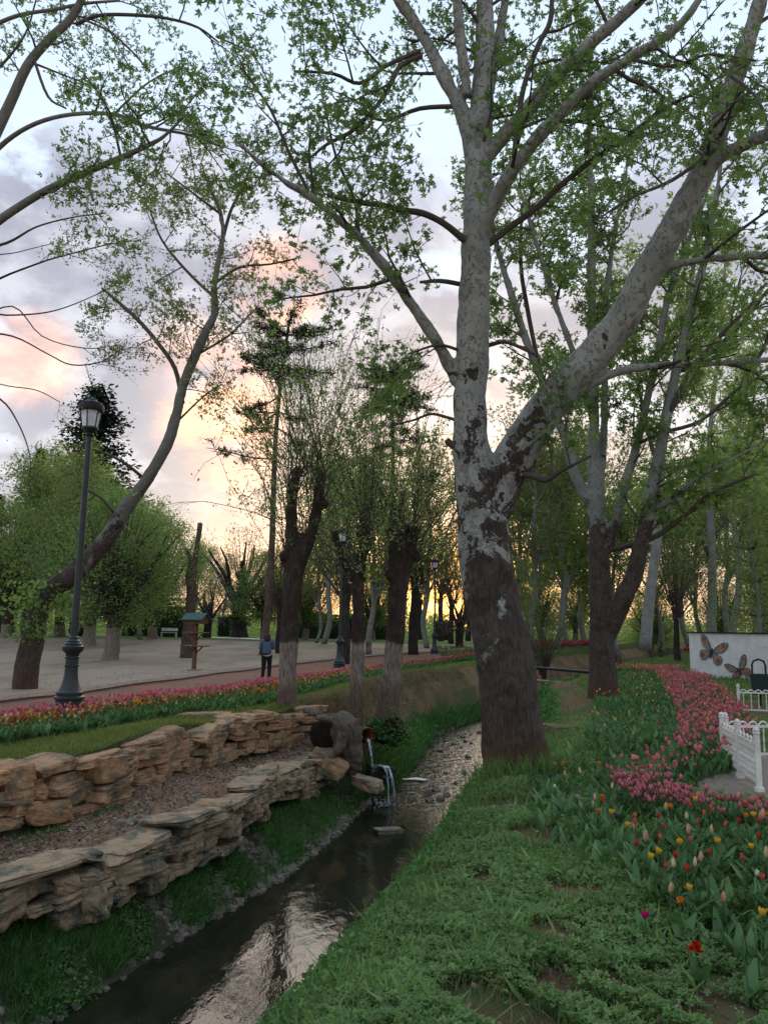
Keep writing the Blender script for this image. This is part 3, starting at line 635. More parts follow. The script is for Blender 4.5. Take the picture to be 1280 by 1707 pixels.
pxtree('plane_tree', 'forked plane tree with a dark brown foot standing beside the mixed tulips', T2, B_PLANE2, L_PLANE, CF_B, .16, STAR3, 21, flr=.28, remesh=.035)

# leaning plane tree on the gravel at the left
d = Gp(42, 1148)[1]
TL = [[(40, 1160, d, 42), (44, 1120, d, 38), (54, 1070, d, 37), (64, 1025, d, 34), (84, 985, d, 34), (118, 960, d, 34), (158, 922, d, 31), (190, 880, d, 27), (215, 840, d, 24), (248, 795, d, 21), (275, 748, d, 19), (292, 700, d, 18), (303, 650, d, 17), (322, 600, d, 17), (342, 555, d, 16), (358, 522, d, 14), (357, 480, d, 11), (365, 430, d, 10), (372, 390, d, 9), (366, 350, d, 8), (350, 315, d, 6), (335, 270, d, 4)],
 [(372, 395, d, 7), (385, 350, d, 6), (405, 310, d, 5), (420, 270, d, 4)],
 [(304, 672, d, 9), (292, 615, d + .2, 8), (262, 570, d + .3, 7), (232, 535, d + .4, 7), (205, 510, d + .5, 6), (170, 480, d + .6, 4)],
 [(330, 590, d, 5), (380, 560, d - .3, 4), (420, 520, d - .5, 3)],
 [(360, 470, d, 6), (400, 445, d, 5), (450, 440, d, 4), (495, 430, d, 3)],
 [(237, 795, d, 6), (205, 770, d - .2, 5), (165, 752, d - .4, 4), (130, 745, d - .6, 3)],
 [(190, 855, d, 5), (165, 828, d - .2, 4), (130, 810, d - .4, 3)],
 [(366, 355, d, 5), (320, 320, d, 4), (280, 290, d, 3)],
 [(362, 500, d, 6), (310, 450, d + .2, 5), (270, 400, d + .3, 4), (250, 350, d + .3, 3)],
 [(298, 700, d, 4), (340, 660, d, 3), (370, 640, d, 3)]]
CF_L = [dict(d=2.0, l=1.8, a=(35, 85), up=.12, r=.02, k=6, w=.2, g=.0, t0=.05),
        dict(d=4.2, l=.8, a=(30, 80), up=.1, r=.009, k=4, w=.2, g=-.02, t0=.1, n=5, sp=.09),
        dict(d=4.4, l=.36, a=(30, 80), up=.05, r=.006, k=3, w=.25, g=-.03, t0=.1, n=9, sp=.09)]
pxtree('plane_tree', 'slender plane tree leaning right across the gravel behind the near lamp', TL, B_PLANEL, L_BROWN, CF_L, .10, STAR3, 31, flr=.24, remesh=.03, leaf_from=4)
b = P(66, 1000, d - .3); n = 500; q = b + RNG.normal(size=(n, 3)) * [.5, .35, .3]; V, T = inst(OVAL, q, RNG.uniform(.07, .15, n), frames(n, RNG, .4))
KT = [o for o in COL.objects if o.name.startswith('plane_tree')][-1]
V = V - np.array(KT.location); tag(link('foliage_tuft', mk('foliage_tuft', V, T, L_DENSE, smooth=False), KT), kind='stuff')
q = P(52, 1052, d - .5) + RNG.normal(size=(160, 3)) * [.3, .2, .16]; V, T = inst(OVAL, q, RNG.uniform(.07, .13, 160), frames(160, RNG, .4)); tag(link('foliage_tuft', mk('foliage_tuft', V - np.array(KT.location), T, L_DENSE, smooth=False), KT), kind='stuff')

# plane tree whose crown hangs in from the upper left
d = 10.5
TU = [[(-560, 1420, 9.0, 70), (-480, 1100, 9.3, 62), (-380, 850, 9.6, 56), (-250, 600, 9.9, 46), (-120, 400, 10.2, 34), (-30, 265, d, 25), (15, 175, d, 22), (45, 110, d, 21), (82, 65, d, 20), (122, 25, d, 18), (145, -30, d, 14), (170, -130, d, 8)],
 [(-250, 600, 9.9, 30), (-150, 470, 9.7, 24), (-40, 395, 9.5, 20), (20, 352, 9.4, 18), (75, 318, 9.3, 17), (140, 288, 9.2, 15), (200, 263, 9.1, 13), (250, 240, 9., 10), (275, 225, 9., 7), (310, 190, 9, 4)],
 [(-40, 285, d, 14), (10, 235, d - .4, 11), (60, 205, d - .6, 10), (120, 190, d - .8, 9), (190, 190, d - 1., 9), (245, 210, d - 1.1, 8), (320, 225, d - 1.3, 6), (370, 245, d - 1.4, 4)],
 [(125, 40, d, 9), (165, 25, d, 8), (220, 24, d, 8), (280, 30, d, 7), (330, 45, d, 6), (365, 70, d, 4)],
 [(140, 32, d, 6), (180, 50, d - .2, 5), (215, 80, d - .4, 5), (250, 118, d - .5, 4)],
 [(-30, 50, d, 10), (30, 25, d, 9), (90, 15, d, 8), (140, 5, d, 7), (200, 0, d, 5)],
 [(190, 190, d - 1, 5), (215, 165, d - 1, 5), (250, 135, d - 1, 4), (300, 110, d - 1, 3)],
 [(-60, 420, 9.6, 7), (10, 405, 9.5, 6), (60, 378, 9.4, 4), (120, 362, 9.3, 3), (175, 355, 9.2, 3)],
 [(56, 97, d, 7), (80, 160, d - .3, 6), (110, 180, d - .5, 4)],
 [(-60, 150, d, 8), (-10, 120, d, 7), (40, 60, d, 5), (60, 0, d, 4)],
 [(360, 60, d, 4), (420, 90, d - .3, 3), (450, 140, d - .5, 3)]]
CF_U = [dict(d=4.2, l=1.25, a=(35, 85), up=-.05, r=.018, k=6, w=.18, g=-.04, t0=.1),
        dict(d=5.6, l=.55, a=(30, 80), up=.0, r=.006, k=5, w=.2, g=-.05, t0=.1, n=5, sp=.05),
        dict(d=6.2, l=.24, a=(30, 80), up=.0, r=.004, k=3, w=.25, g=-.04, t0=.1, n=9, sp=.05)]
pxtree('plane_tree', 'plane tree whose leafy boughs hang into the picture from the upper left', TU, B_PLANEL, L_PLANE, CF_U, .07, STAR3, 41, leaf_from=12, nth=12, thin_=.8, keep=lambda L: L[:, 2] > 5.2)
# drooping bare boughs of a thin leaved tree at the left edge
d = 12.
TB = [[(-420, 1300, 12, 40), (-380, 1000, 12, 34), (-260, 700, 12, 24), (-120, 560, 12, 12), (-30, 480, 12, 7), (60, 440, 11.8, 5), (120, 422, 11.6, 4), (190, 405, 11.4, 3), (235, 400, 11.3, 2)],
 [(-150, 580, 12, 9), (-60, 520, 12, 6), (10, 525, 12, 5), (80, 520, 12, 4), (140, 500, 11.9, 3), (200, 470, 11.8, 2)],
 [(-150, 600, 12, 9), (-40, 560, 12, 6), (20, 560, 12, 5), (80, 590, 12, 4), (120, 608, 12, 4), (170, 602, 11.8, 3), (210, 575, 11.6, 2)],
 [(-150, 620, 12, 8), (-50, 545, 12, 5), (20, 510, 12, 4), (70, 560, 12, 3), (140, 580, 12, 3), (200, 575, 12, 2)],
 [(-200, 700, 12, 9), (-60, 640, 12, 5), (0, 665, 12, 5), (30, 705, 12, 4), (50, 760, 12, 3), (48, 810, 12, 2)],
 [(-150, 650, 12, 8), (-60, 610, 12, 4), (0, 640, 12, 3), (60, 650, 12, 3), (100, 670, 12, 2)],
 [(-120, 560, 12, 6), (-30, 440, 12, 4), (30, 420, 12, 3), (90, 405, 12, 2)]]
CF_D = [dict(d=5.0, l=.9, a=(25, 65), up=.05, r=.006, k=6, w=.15, g=-.02, t0=.2),
        dict(d=8, l=.32, a=(30, 70), up=.1, r=.003, k=4, w=.2, g=-.0, t0=.1, n=15, sp=.045)]
pxtree('elm_tree', 'tree with thin drooping boughs and tiny leaves at the left edge', TB, B_DARK, L_BROWN, CF_D, .045, KITE, 51, leaf_from=14, nth=8, thin_=.65)

# third tree group seen between the plane trees
def at(u, d, z=None):
    x = P(u, 1050, d)[0]; return np.array([x, d, h1(x, d)])
for k, (rows, lab) in enumerate([
    ([[(1075, 1085, 34, 22), (1082, 1000, 34, 18), (1095, 900, 34, 16), (1098, 800, 34, 14), (1112, 700, 34, 12), (1130, 600, 34, 10), (1150, 480, 34, 8), (1170, 350, 34, 5)],
      [(1095, 880, 34, 10), (1130, 830, 34, 8), (1170, 790, 34, 6), (1220, 760, 34, 4)], [(1100, 790, 34, 9), (1075, 700, 34, 7), (1060, 600, 34, 5), (1055, 480, 34, 4)], [(1115, 690, 34, 8), (1160, 620, 34, 6), (1210, 520, 34, 4)]], 'tall pale plane tree directly behind the forked one'),
    ([[(1185, 1085, 44, 17), (1187, 980, 44, 14), (1185, 880, 44, 13), (1180, 800, 44, 10), (1185, 700, 44, 8), (1200, 560, 44, 6), (1210, 420, 44, 4)],
      [(1183, 930, 44, 7), (1160, 880, 44, 6), (1130, 840, 44, 5), (1105, 760, 44, 4)], [(1186, 905, 44, 7), (1215, 860, 44, 6), (1250, 820, 44, 4)], [(1182, 800, 44, 6), (1150, 740, 44, 4)]], 'straight pale plane tree rising behind the painted wall'),
    ([[(1215, 1080, 52, 13), (1228, 1010, 52, 11), (1232, 950, 52, 11), (1224, 880, 52, 9), (1215, 800, 52, 7), (1230, 700, 52, 5), (1240, 580, 52, 4)],
      [(1228, 930, 52, 7), (1242, 860, 52, 8), (1242, 760, 52, 5), (1260, 640, 52, 4)], [(1225, 880, 52, 6), (1260, 830, 52, 4), (1300, 780, 52, 3)]], 'crooked pale plane tree right of the straight one'),
    ]):
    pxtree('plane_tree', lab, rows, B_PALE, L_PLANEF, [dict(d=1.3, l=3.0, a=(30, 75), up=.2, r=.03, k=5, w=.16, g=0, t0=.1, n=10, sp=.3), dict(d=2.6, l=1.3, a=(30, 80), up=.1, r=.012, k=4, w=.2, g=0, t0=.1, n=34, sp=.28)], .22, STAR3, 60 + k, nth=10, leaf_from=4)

# pollarded willows on the bank: knotted heads with long whips
def whips(heads, n, ln, rng, wg, lv, out, spread=.55, side=0., m=7, sub=5, nl=9, r0=.009, cut=1.):
    for k in range(n):
        hp = heads[rng.integers(len(heads))] + rng.normal(0, .1, 3); a = rng.uniform(0, 2 * pi); s = abs(rng.normal(0, spread * 1.25)) + .08
        d = nrm(np.array([cos(a) * s + side, sin(a) * s, 1.])); l = ln * rng.uniform(.55, 1.15); q = [hp]; b = rng.normal(size=3) * .04
        for j in range(m - 1):
            d = nrm(d + rng.normal(size=3) * .11 + b + np.array([0, 0, -.015 * j * s])); q.append(q[-1] + d * l / (m - 1))
        q = np.array(q); rr = np.linspace(r0 * rng.uniform(.6, 1.3), .004, m); wg.tube(q, rr, 4)
        for i in range(sub):
            t = rng.uniform(.2, .95) * (m - 1); i0 = int(t); p0 = q[i0] + (q[i0 + 1] - q[i0]) * (t - i0); dd = nrm(nrm(q[i0 + 1] - q[i0]) + rng.normal(size=3) * .45 + [0, 0, .2]); sl = l * rng.uniform(.1, .28)
            p2 = np.stack([p0, p0 + dd * sl * .5, p0 + nrm(dd + rng.normal(size=3) * .2) * sl]); wg.tube(p2, np.array([.005, .004, .003]), 3)
            tt = rng.uniform(.1, 1, nl)[:, None]; lv.append(p2[0] + (p2[2] - p2[0]) * tt + rng.normal(0, .04, (nl, 3)))
        tt = rng.uniform(.5, 1, nl) * (m - 1.001); i0 = tt.astype(int); lv.append(q[i0] + (q[i0 + 1] - q[i0]) * (tt - i0)[:, None] + rng.normal(0, .03, (nl, 3)))
def pollard(label, rows_list, heads_px, d, n, ln, seed, group=None, side=0., m_b=B_WILLOW, size=.06, flr=.2, **k):
    rng = np.random.default_rng(seed); tg = Geo(); wg = Geo(); lv = []
    for i, rows in enumerate(rows_list):
        p, r = limbpx(rows, 4); tg.tube(p, r, 16, cap=True, rough=.05)
    heads = [P(u, v, d) for u, v in heads_px]
    for hd in heads:
        for q in range(3): kk = hd + rng.normal(0, .07, 3); tg.tube(np.array([kk - [0, 0, .12], kk, kk + [0, 0, .12]]), np.array([.06, .11, .03]), 8, cap=True)
    whips(heads, n, ln, rng, wg, lv, None, side=side, **k)
    x = P(*rows_list[0][0][:3]); b = np.array([x[0], x[1], h1(x[0], x[1])]); 
    if flr: flare(b, flr, 6, tg, rng, flr, .35)
    return finish_tree('willow_tree', label, b, tg, wg, lv, m_b, L_WILLOW, size * 1.15, KITE, group, rng=rng, remesh=.03)
d = Gp(478, 1176)[1]
pollard('pollarded willow with two upright limbs growing at the end of the upper stone wall', [[(477, 1186, d, 34), (479, 1140, d, 31), (482, 1080, d, 30), (486, 1010, d, 31), (489, 960, d, 34), (488, 910, d, 26), (486, 860, d, 18), (490, 810, d, 17), (497, 785, d, 13)], [(492, 965, d, 26), (508, 915, d, 24), (524, 872, d, 19), (531, 830, d, 18), (533, 800, d, 15)]],
        [(484, 830), (497, 785), (531, 800), (533, 840), (505, 900), (476, 930)], d, 120, 4.4, 71, side=-.02, nl=9, sub=6, spread=.7)
d = 17.6
pollard('pollarded willow with a short sawn limb between the two thicker ones', [[(592, 1212, d, 27), (594, 1170, d, 23), (596, 1100, d, 22), (598, 1020, d, 21), (596, 970, d, 22), (604, 925, d, 17), (610, 885, d, 15)], [(594, 970, d, 16), (576, 942, d, 15), (565, 912, d, 12), (556, 884, d, 11)]],
        [(608, 885), (612, 905), (600, 960)], d, 60, 4.2, 72, side=.04, nl=9, spread=.7, flr=.12)
d = 18.2
pollard('gnarled willow with a bushy head standing in a clump of roots over the bank', [[(646, 1200, d, 44), (648, 1170, d, 34), (654, 1110, d, 31), (660, 1050, d, 31), (662, 990, d, 32), (664, 940, d, 28), (668, 890, d, 22), (672, 870, d, 14)], [(662, 1010, d, 24), (672, 960, d, 24), (684, 915, d, 20), (692, 885, d, 14)], [(660, 1000, d, 18), (656, 940, d, 16), (655, 890, d, 12)]],
        [(655, 885), (670, 870), (690, 885), (668, 930), (690, 930), (650, 960)], d, 90, 3.9, 73, side=.05, nl=9, flr=.3, spread=.8)

# ------------------------------------------------------------------ background trees: prototypes and copies
def proto_base(name): return empty(name, (0, 0, 0))
def proto(name, build, trunk_m, leaf_m, size, tpl, seed, twig=True, up=.4):
    rng = np.random.default_rng(seed); tg = Geo(); wg = Geo(); lv = []; build(tg, wg, lv, rng)
    return finish_tree(name, None, (0, 0, 0), tg, wg, lv, trunk_m, leaf_m, size, tpl, rng=rng, cat=None, up=up)
def b_slender(tg, wg, lv, rng, H=15., n=7, dens=1.):
    z = np.linspace(0, 1, 9); q = np.stack([np.cumsum(rng.normal(0, .16, 9)), np.cumsum(rng.normal(0, .16, 9)), z * H * .8], 1); q -= q[0]; r = .16 * (1 - z) ** .8 + .025
    s = smooth(np.column_stack([q, r]), 3); tg.tube(s[:, :3], s[:, 3], 9, cap=True, rough=.04)
    for k in range(n):
        f = rng.uniform(.28, .85); i = int(f * 24); a = rng.uniform(0, 2 * pi); L = H * rng.uniform(.25, .42) * (1.25 - f); d_ = nrm([cos(a) * .6, sin(a) * .6, 1.]); p = [s[i, :3]]
        for j in range(5): d_ = nrm(d_ + rng.normal(0, .12, 3)); p.append(p[-1] + d_ * L / 4)
        p = np.array(p); rr = np.linspace(s[i, 3] * .55, .02, 6); tg.tube(p, rr, 7)
        grow(wg, lv, p, rr, rng, 0, [dict(d=2.6 * dens, l=1.9, a=(30, 75), up=.12, r=.02, k=4, w=.18, g=0, t0=.05, n=14, sp=.3), dict(d=2.2, l=.9, a=(30, 80), up=.1, r=.01, k=3, w=.2, g=0, t0=.1, n=14, sp=.25)])
    grow(wg, lv, s[12:, :3], s[12:, 3], rng, 0, [dict(d=3.4 * dens, l=2., a=(40, 80), up=.15, r=.02, k=4, w=.18, g=0, t0=.0, n=14, sp=.3), dict(d=2.2, l=.9, a=(30, 80), up=.1, r=.01, k=3, w=.2, g=0, t0=.1, n=14, sp=.25)])
def b_bushy(tg, wg, lv, rng, H=8., th=2., R=2.6, n=260, dens=26):
    q = np.array([(0, 0, -.1), (.03, 0, .3), (.06, .02, th * .6), (.1, .0, th), (.12, .05, th * 1.3)]); s = smooth(np.column_stack([q, [.46, .36, .32, .36, .2]]), 4); tg.tube(s[:, :3], s[:, 3], 14, cap=True, rough=.07)
    for k in range(7):
        a = 2 * pi * k / 7 + rng.uniform(-.3, .3); d_ = nrm([cos(a) * .8, sin(a) * .8, 1]); p = [np.array([.1, 0, th])]
        for j in range(5): d_ = nrm(d_ + rng.normal(0, .15, 3) + [0, 0, .12]); p.append(p[-1] + d_ * (H - th) * .17)
        tg.tube(np.array(p), np.linspace(.17, .03, 6), 8)
    for k in range(n):                          # clumps of foliage with gaps between
        a = rng.uniform(0, 2 * pi); zz = rng.uniform(0, 1); rad = R * (sin(pi * min(zz * .85 + .12, 1)) ** .6) * rng.uniform(.35, 1.15) ** .5 * (1 + .22 * sin(3 * a + 5 * zz) + .2 * sin(5 * a - 9 * zz + 1)); c = np.array([cos(a) * rad, sin(a) * rad, th * .8 + zz * (H - th * .8)])
        wg.tube(np.stack([np.array([0, 0, th + .3 * zz * (H - th)]), (c + [0, 0, th]) * .5, c]), np.array([.02, .012, .006]), 3)
        lv.append(c + rng.normal(size=(dens, 3)) * np.array([.34, .34, .24]) * R / 2.6)
def b_twiggy(tg, wg, lv, rng, H=9.):
    q = np.array([(0, 0, -.1), (.05, 0, 1), (.0, .05, 2.2), (.1, .0, 3.2)]); s = smooth(np.column_stack([q, [.22, .17, .16, .15]]), 4); tg.tube(s[:, :3], s[:, 3], 10, cap=True, rough=.08)
    whips([np.array([.1, 0, 3.2]), np.array([-.2, .1, 2.7]), np.array([.3, 0, 3.4])], 90, H - 3.2, rng, wg, lv, None, spread=.4, m=6, sub=5, nl=8, r0=.02)
def b_conifer(tg, wg, lv, rng, H=14.):
    tg.tube(np.array([(0, 0, -.1), (0, 0, H * .5), (.1, 0, H)]), np.array([.25, .15, .03]), 8)
    for k in range(230):
        f = rng.uniform(.1, 1) ** .8; a = rng.uniform(0, 2 * pi); R = (1 - f) ** .75 * 3.0 * rng.uniform(.6, 1.1) + .15; p0 = np.array([0, 0, f * H]); p1 = p0 + [cos(a) * R, sin(a) * R, -.1 * R + .25]; m = int(20 + 40 * R)
        t = rng.uniform(.15, 1, m)[:, None]; lv.append(p0 + (p1 - p0) * t + rng.normal(0, .16, (m, 3)) * (.4 + t)); wg.tube(np.stack([p0, p1]), np.array([.03, .006]), 3)
def b_pine(tg, wg, lv, rng, H=17.):
    z = np.linspace(0, 1, 8); q = np.stack([.6 * z ** 1.4 + .12 * np.sin(z * 7), .1 * np.sin(z * 5), z * H], 1); s = smooth(q, 3); tg.tube(s, np.linspace(.2, .07, len(s)), 9, cap=True)
    for k in range(34):
        f = rng.uniform(.86, 1.) if k > 6 else rng.uniform(.6, .8); i = int(f * (len(s) - 1)); a = rng.uniform(0, 2 * pi); L = rng.uniform(1.2, 3.0) * (1.15 - (f - .8)); d_ = nrm([cos(a), sin(a) * .8, .12 if f > .9 else -.25]); p = [s[i]]
        for j in range(4): d_ = nrm(d_ + rng.normal(0, .14, 3) + [0, 0, .06]); p.append(p[-1] + d_ * L / 4)
        p = np.array(p); wg.tube(p, np.linspace(.05, .015, 5), 5)
        for c in range(16):
            t = rng.uniform(.25, 1) * 3.99; i0 = int(t); pc = p[i0] + (p[i0 + 1] - p[i0]) * (t - i0) + rng.normal(0, .12, 3); lv.append(pc + nrm(rng.normal(size=(20, 3))) * rng.uniform(.02, .30, (20, 1)) * [1, 1, .75])
def b_birch(tg, wg, lv, rng, H=9.):           # pale green hanging foliage
    q = np.array([(0, 0, -.1), (.1, 0, 3), (-.1, .05, 6), (.1, .0, H)]); s = smooth(q, 4); tg.tube(s, np.linspace(.16, .03, len(s)), 8)
    for k in range(240):
        f = rng.uniform(.2, 1); i = int(f * (len(s) - 1)); a = rng.uniform(0, 2 * pi); R = rng.uniform(.4, 2.4) * (1.15 - f * .7); p = s[i] + [cos(a) * R, sin(a) * R, .4]; L = rng.uniform(.8, 2.4)
        q2 = np.stack([s[i], p, p + [.05, 0, -L * .5], p + [.08, .02, -L]]); wg.tube(q2, np.array([.012, .008, .005, .003]), 3); t = rng.uniform(0, 1, 40)[:, None]; lv.append(p + np.array([.08, 0, -L]) * t + rng.normal(0, .07, (40, 3)))
PR = {
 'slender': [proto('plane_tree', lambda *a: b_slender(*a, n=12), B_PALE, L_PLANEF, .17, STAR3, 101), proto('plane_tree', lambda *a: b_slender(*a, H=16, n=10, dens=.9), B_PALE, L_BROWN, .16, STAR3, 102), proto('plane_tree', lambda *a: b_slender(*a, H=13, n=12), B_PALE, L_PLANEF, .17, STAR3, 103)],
 'bushy': [proto('elm_tree', lambda *a: b_bushy(*a, n=620), B_LITE, L_DENSE, .13, KITE, 111), proto('elm_tree', lambda *a: b_bushy(*a, H=9, R=3.2, th=2.2, n=720), B_LITE, L_DENSE, .14, KITE, 112)],
 'twiggy': [proto('willow_tree', b_twiggy, B_DARK, L_WILLOW, .085, KITE, 121), proto('willow_tree', b_twiggy, B_DARK, L_BROWN, .075, KITE, 122)],
 'conifer': [proto('fir_tree', b_conifer, B_DARK, L_CONIF, .2, KITE, 131)],
 'pine': [proto('pine_tree', b_pine, B_PINE, L_PINE, .25, (np.array([(-.12, 0, 0), (.12, 0, 0), (0, 1., 0)]), np.array([(0, 1, 2)])), 141, up=.25)],
 'birch': [proto('birch_tree', b_birch, B_PALE, L_WILLOW, .11, KITE, 151)],
 'plum': [proto('plum_tree', lambda *a: b_bushy(*a, H=5.5, th=1.5, R=2.2, n=150, dens=16), B_DARK, L_PLUM, .10, KITE, 161)]}
regkids(None)
used = set()
def plant(kind, i, u, d, s, label, group=None, rz=None, sz=None, tilt=0.):
    pr = PR[kind][i % len(PR[kind])]; o = pr if pr.name not in used else copy_tree(pr); used.add(pr.name)
    o.location = tuple(at(u, d) - np.array([0, 0, .05])); o.rotation_euler = (0, tilt, random.uniform(0, 6.28) if rz is None else rz); o.scale = (s, s, s * (sz or 1)); o['category'] = 'tree'; o['label'] = label
    if group: o['group'] = group
    return o
plant('bushy', 0, 187, Gp(187, 1100)[1], 1.05, 'leafy tree with a short thick trunk on the gravel right of the near lamp', rz=.4)
plant('bushy', 1, 150, 52, 1.25, 'broad green tree with a flared trunk behind the near lamp')
plant('bushy', 0, 10, 62, 1.15, 'big green tree at the far left of the gravel', sz=1.2)
plant('bushy', 1, 255, 66, 1.2, 'green tree behind the clipped hedges left of the bird feeder', rz=2.)
plant('slender', 0, 60, 58, 1.15, 'plane tree with an open crown rising over the green trees at the far left'); plant('slender', 2, 235, 64, 1.05, 'plane tree with an open crown right of the near lamp'); plant('slender', 0, 120, 54, 1.1, 'open crowned plane tree just behind the near lamp')
plant('bushy', 1, 100, 68, 1.3, 'tall green tree below the dark firs at the left', rz=3.)
plant('conifer', 0, 132, 74, 2.9, 'tall dark fir whose top shows above the near lamp', sz=.60)
plant('conifer', 0, 42, 66, 1.15, 'pointed dark fir at the far left, shorter than the other')
plant('conifer', 0, 400, 78, .55, 'low dark conifer beside the pale far path')
plant('conifer', 0, -20, 70, .9, 'dark fir cut by the left edge of the picture')
plant('pine', 0, 440, 46, 1.22, 'tall thin pine with a flat crown left of the first willow', rz=.0)
plant('pine', 0, 655, 50, 1.16, 'second tall pine showing between the willows and the big plane tree', rz=2.4)
plant('plum', 0, 400, 84, 2.2, 'pinkish plum tree in flower behind the bird feeder')
plant('plum', 0, 345, 76, 1.1, 'pale flowering plum behind the dead pale trunk')
plant('plum', 0, 765, 60, .9, 'small greyish plum tree left of the big plane trunk')
plant('slender', 0, 540, 62, 1.3, 'plane tree with two pale trunks close together behind the second lamp')
plant('slender', 1, 528, 64, .8, 'shorter brown trunk right beside the pale one behind the second lamp')
plant('slender', 2, 615, 48, 1.1, 'plane tree with a pink brown trunk standing at the edge of the path')
plant('slender', 1, 712, 58, 1.2, 'brownish plane tree between the gnarled willow and the third lamp')
plant('twiggy', 1, 690, 50, 1.7, 'thin twiggy willow just right of the gnarled one')
plant('twiggy', 0, 575, 40, 1.3, 'twiggy willow seen behind the second lamp')
plant('twiggy', 0, 465, 48, .9, 'dark trunked willow behind the first willow')
plant('bushy', 0, 440, 70, 1.0, 'light green tree right behind the standing woman', rz=1.)
plant('bushy', 1, 510, 76, 1.0, 'light green tree behind the clipped far hedge', rz=4.)
plant('bushy', 0, 620, 80, 1.0, 'green tree closing the view between the willows', rz=5.)
plant('twiggy', 0, 1128, Gp(1130, 1104)[1], 1.0, 'short knobbly tree with a whitewashed foot left of the painted wall')
plant('birch', 0, 1262, 40, 1.15, 'light green weeping birch above the painted wall at the right edge')
plant('birch', 0, 1305, 47, 1.3, 'second weeping birch, half cut by the right edge')
plant('twiggy', 1, 905, 38, .7, 'young twiggy tree just beyond the two pipes')
plant('birch', 0, 868, 44, .7, 'pale green leafy sapling right behind the big plane trunk')
G1 = 'pale plane trees in the wood right of the big tree'; k = 0
for (u, d_, s) in [(862, 62, 1.0), (885, 50, .95), (925, 58, 1.05), (946, 74, 1.1), (975, 66, 1.1), (1030, 60, 1.0), (1100, 72, 1.1), (1150, 78, 1.15), (1165, 92, 1.2), (1215, 66, 1.1), (1260, 74, 1.15), (1290, 60, 1.1), (1330, 85, 1.2), (908, 95, 1.2)]:
    plant('slender', k, u, d_, s * 1.35, 'pale slender plane tree in the wood right of the big tree', G1); k += 1
G2 = 'green low trees in the wood behind the tulips'
for (u, d_, s) in [(850, 90, .8), (900, 84, .7), (960, 92, .8), (1085, 92, .8), (1200, 90, .8), (1275, 92, .9)]:
    plant('bushy', k, u, d_, s * 1.2, 'green low tree in the wood behind the right hand tulips', G2); k += 1
G3 = 'thin trees against the sunset'
for (u, d_, s) in [(735, 82, 1.0), (752, 70, .9), (700, 90, 1.0), (780, 88, 1.0), (668, 78, .9)]:
    plant('twiggy', k, u, d_, s * 1.5, 'thin twiggy tree standing against the orange sunset', G3); k += 1
G4 = 'distant pale trunks beyond the lawn'
for (u, d_, s) in [(38, 74, .8), (212, 78, .8), (325, 88, .85), (375, 95, .8), (490, 92, .85), (570, 96, .9), (655, 100, .9)]:
    plant('slender', k, u, d_, s, 'distant pale trunked tree beyond the strip of lawn', G4); k += 1
# dead pollard behind the feeder
d = Gp(312, 1096)[1]
rows = [[(312, 1102, d, 27), (314, 1060, d, 19), (318, 1010, d, 17), (320, 975, d, 14), (325, 940, d, 9), (330, 900, d, 8), (334, 872, d, 8)], [(320, 1000, d, 13), (314, 960, d, 10), (318, 935, d, 8), (310, 915, d, 7)]]
rr_ = np.random.default_rng(5); tg = Geo(); wg = Geo(); lv = []
for rw in rows: p, r = limbpx(rw, 4); tg.tube(p, r, 12, cap=True, rough=.08)
whips([P(322, 1000, d), P(318, 960, d)], 26, 3.2, rr_, wg, lv, None, spread=.5, m=5)
x = P(312, 1096, d); finish_tree('willow_tree', 'nearly dead pollard with one bare pale pole behind the bird feeder', (x[0], d, h1(x[0], d)), tg, wg, lv, B_PINE, L_WILLOW, .08, KITE, rng=rr_)

# far wood that closes the horizon
rng = np.random.default_rng(3); n = 46000
x = rng.uniform(-150, 190, n); y = rng.uniform(100, 135, n); top = 4.3 + 1.6 * np.sin(x * .11) + 1.6 * np.sin(x * .31 + 1) + 1.0 * np.sin(x * .9); top = top - 2.5 * np.exp(-((x - 9) / 10) ** 2); z = .4 + top * rng.uniform(0, 1, n) ** 1.1
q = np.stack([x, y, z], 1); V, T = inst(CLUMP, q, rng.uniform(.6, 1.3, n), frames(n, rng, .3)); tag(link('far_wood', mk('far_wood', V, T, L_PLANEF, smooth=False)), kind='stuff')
# clipped hedges
def hedge(u0, u1, d_, hh, label, dep=1.4):
    a, b = at(u0, d_), at(u1, d_); w_ = abs(b[0] - a[0]); c = (a + b) / 2; root = empty('hedge', tuple(c), label, 'hedge'); rng = np.random.default_rng(int(abs(u0) * 7 + d_))
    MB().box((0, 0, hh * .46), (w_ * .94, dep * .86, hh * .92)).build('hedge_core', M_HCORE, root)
    n = int(900 + w_ * 260); f = rng.uniform(-1, 1, (n, 3)); ax = rng.integers(0, 3, n); ax = np.where(rng.random(n) < .4, 2, ax); f[np.arange(n), ax] = np.where(ax == 2, 1, np.sign(f[np.arange(n), ax])); q = f * [w_ / 2, dep / 2, hh / 2] + [0, 0, hh / 2] + rng.normal(0, .07, (n, 3))
    V, T = inst(KITE, q, rng.uniform(.12, .26, n), frames(n, rng, .3)); link('foliage', mk('foliage', V, T, L_HEDGE, smooth=False), root)
M_HCORE = simple('hedge_core', (.02, .035, .012), .9, 6)
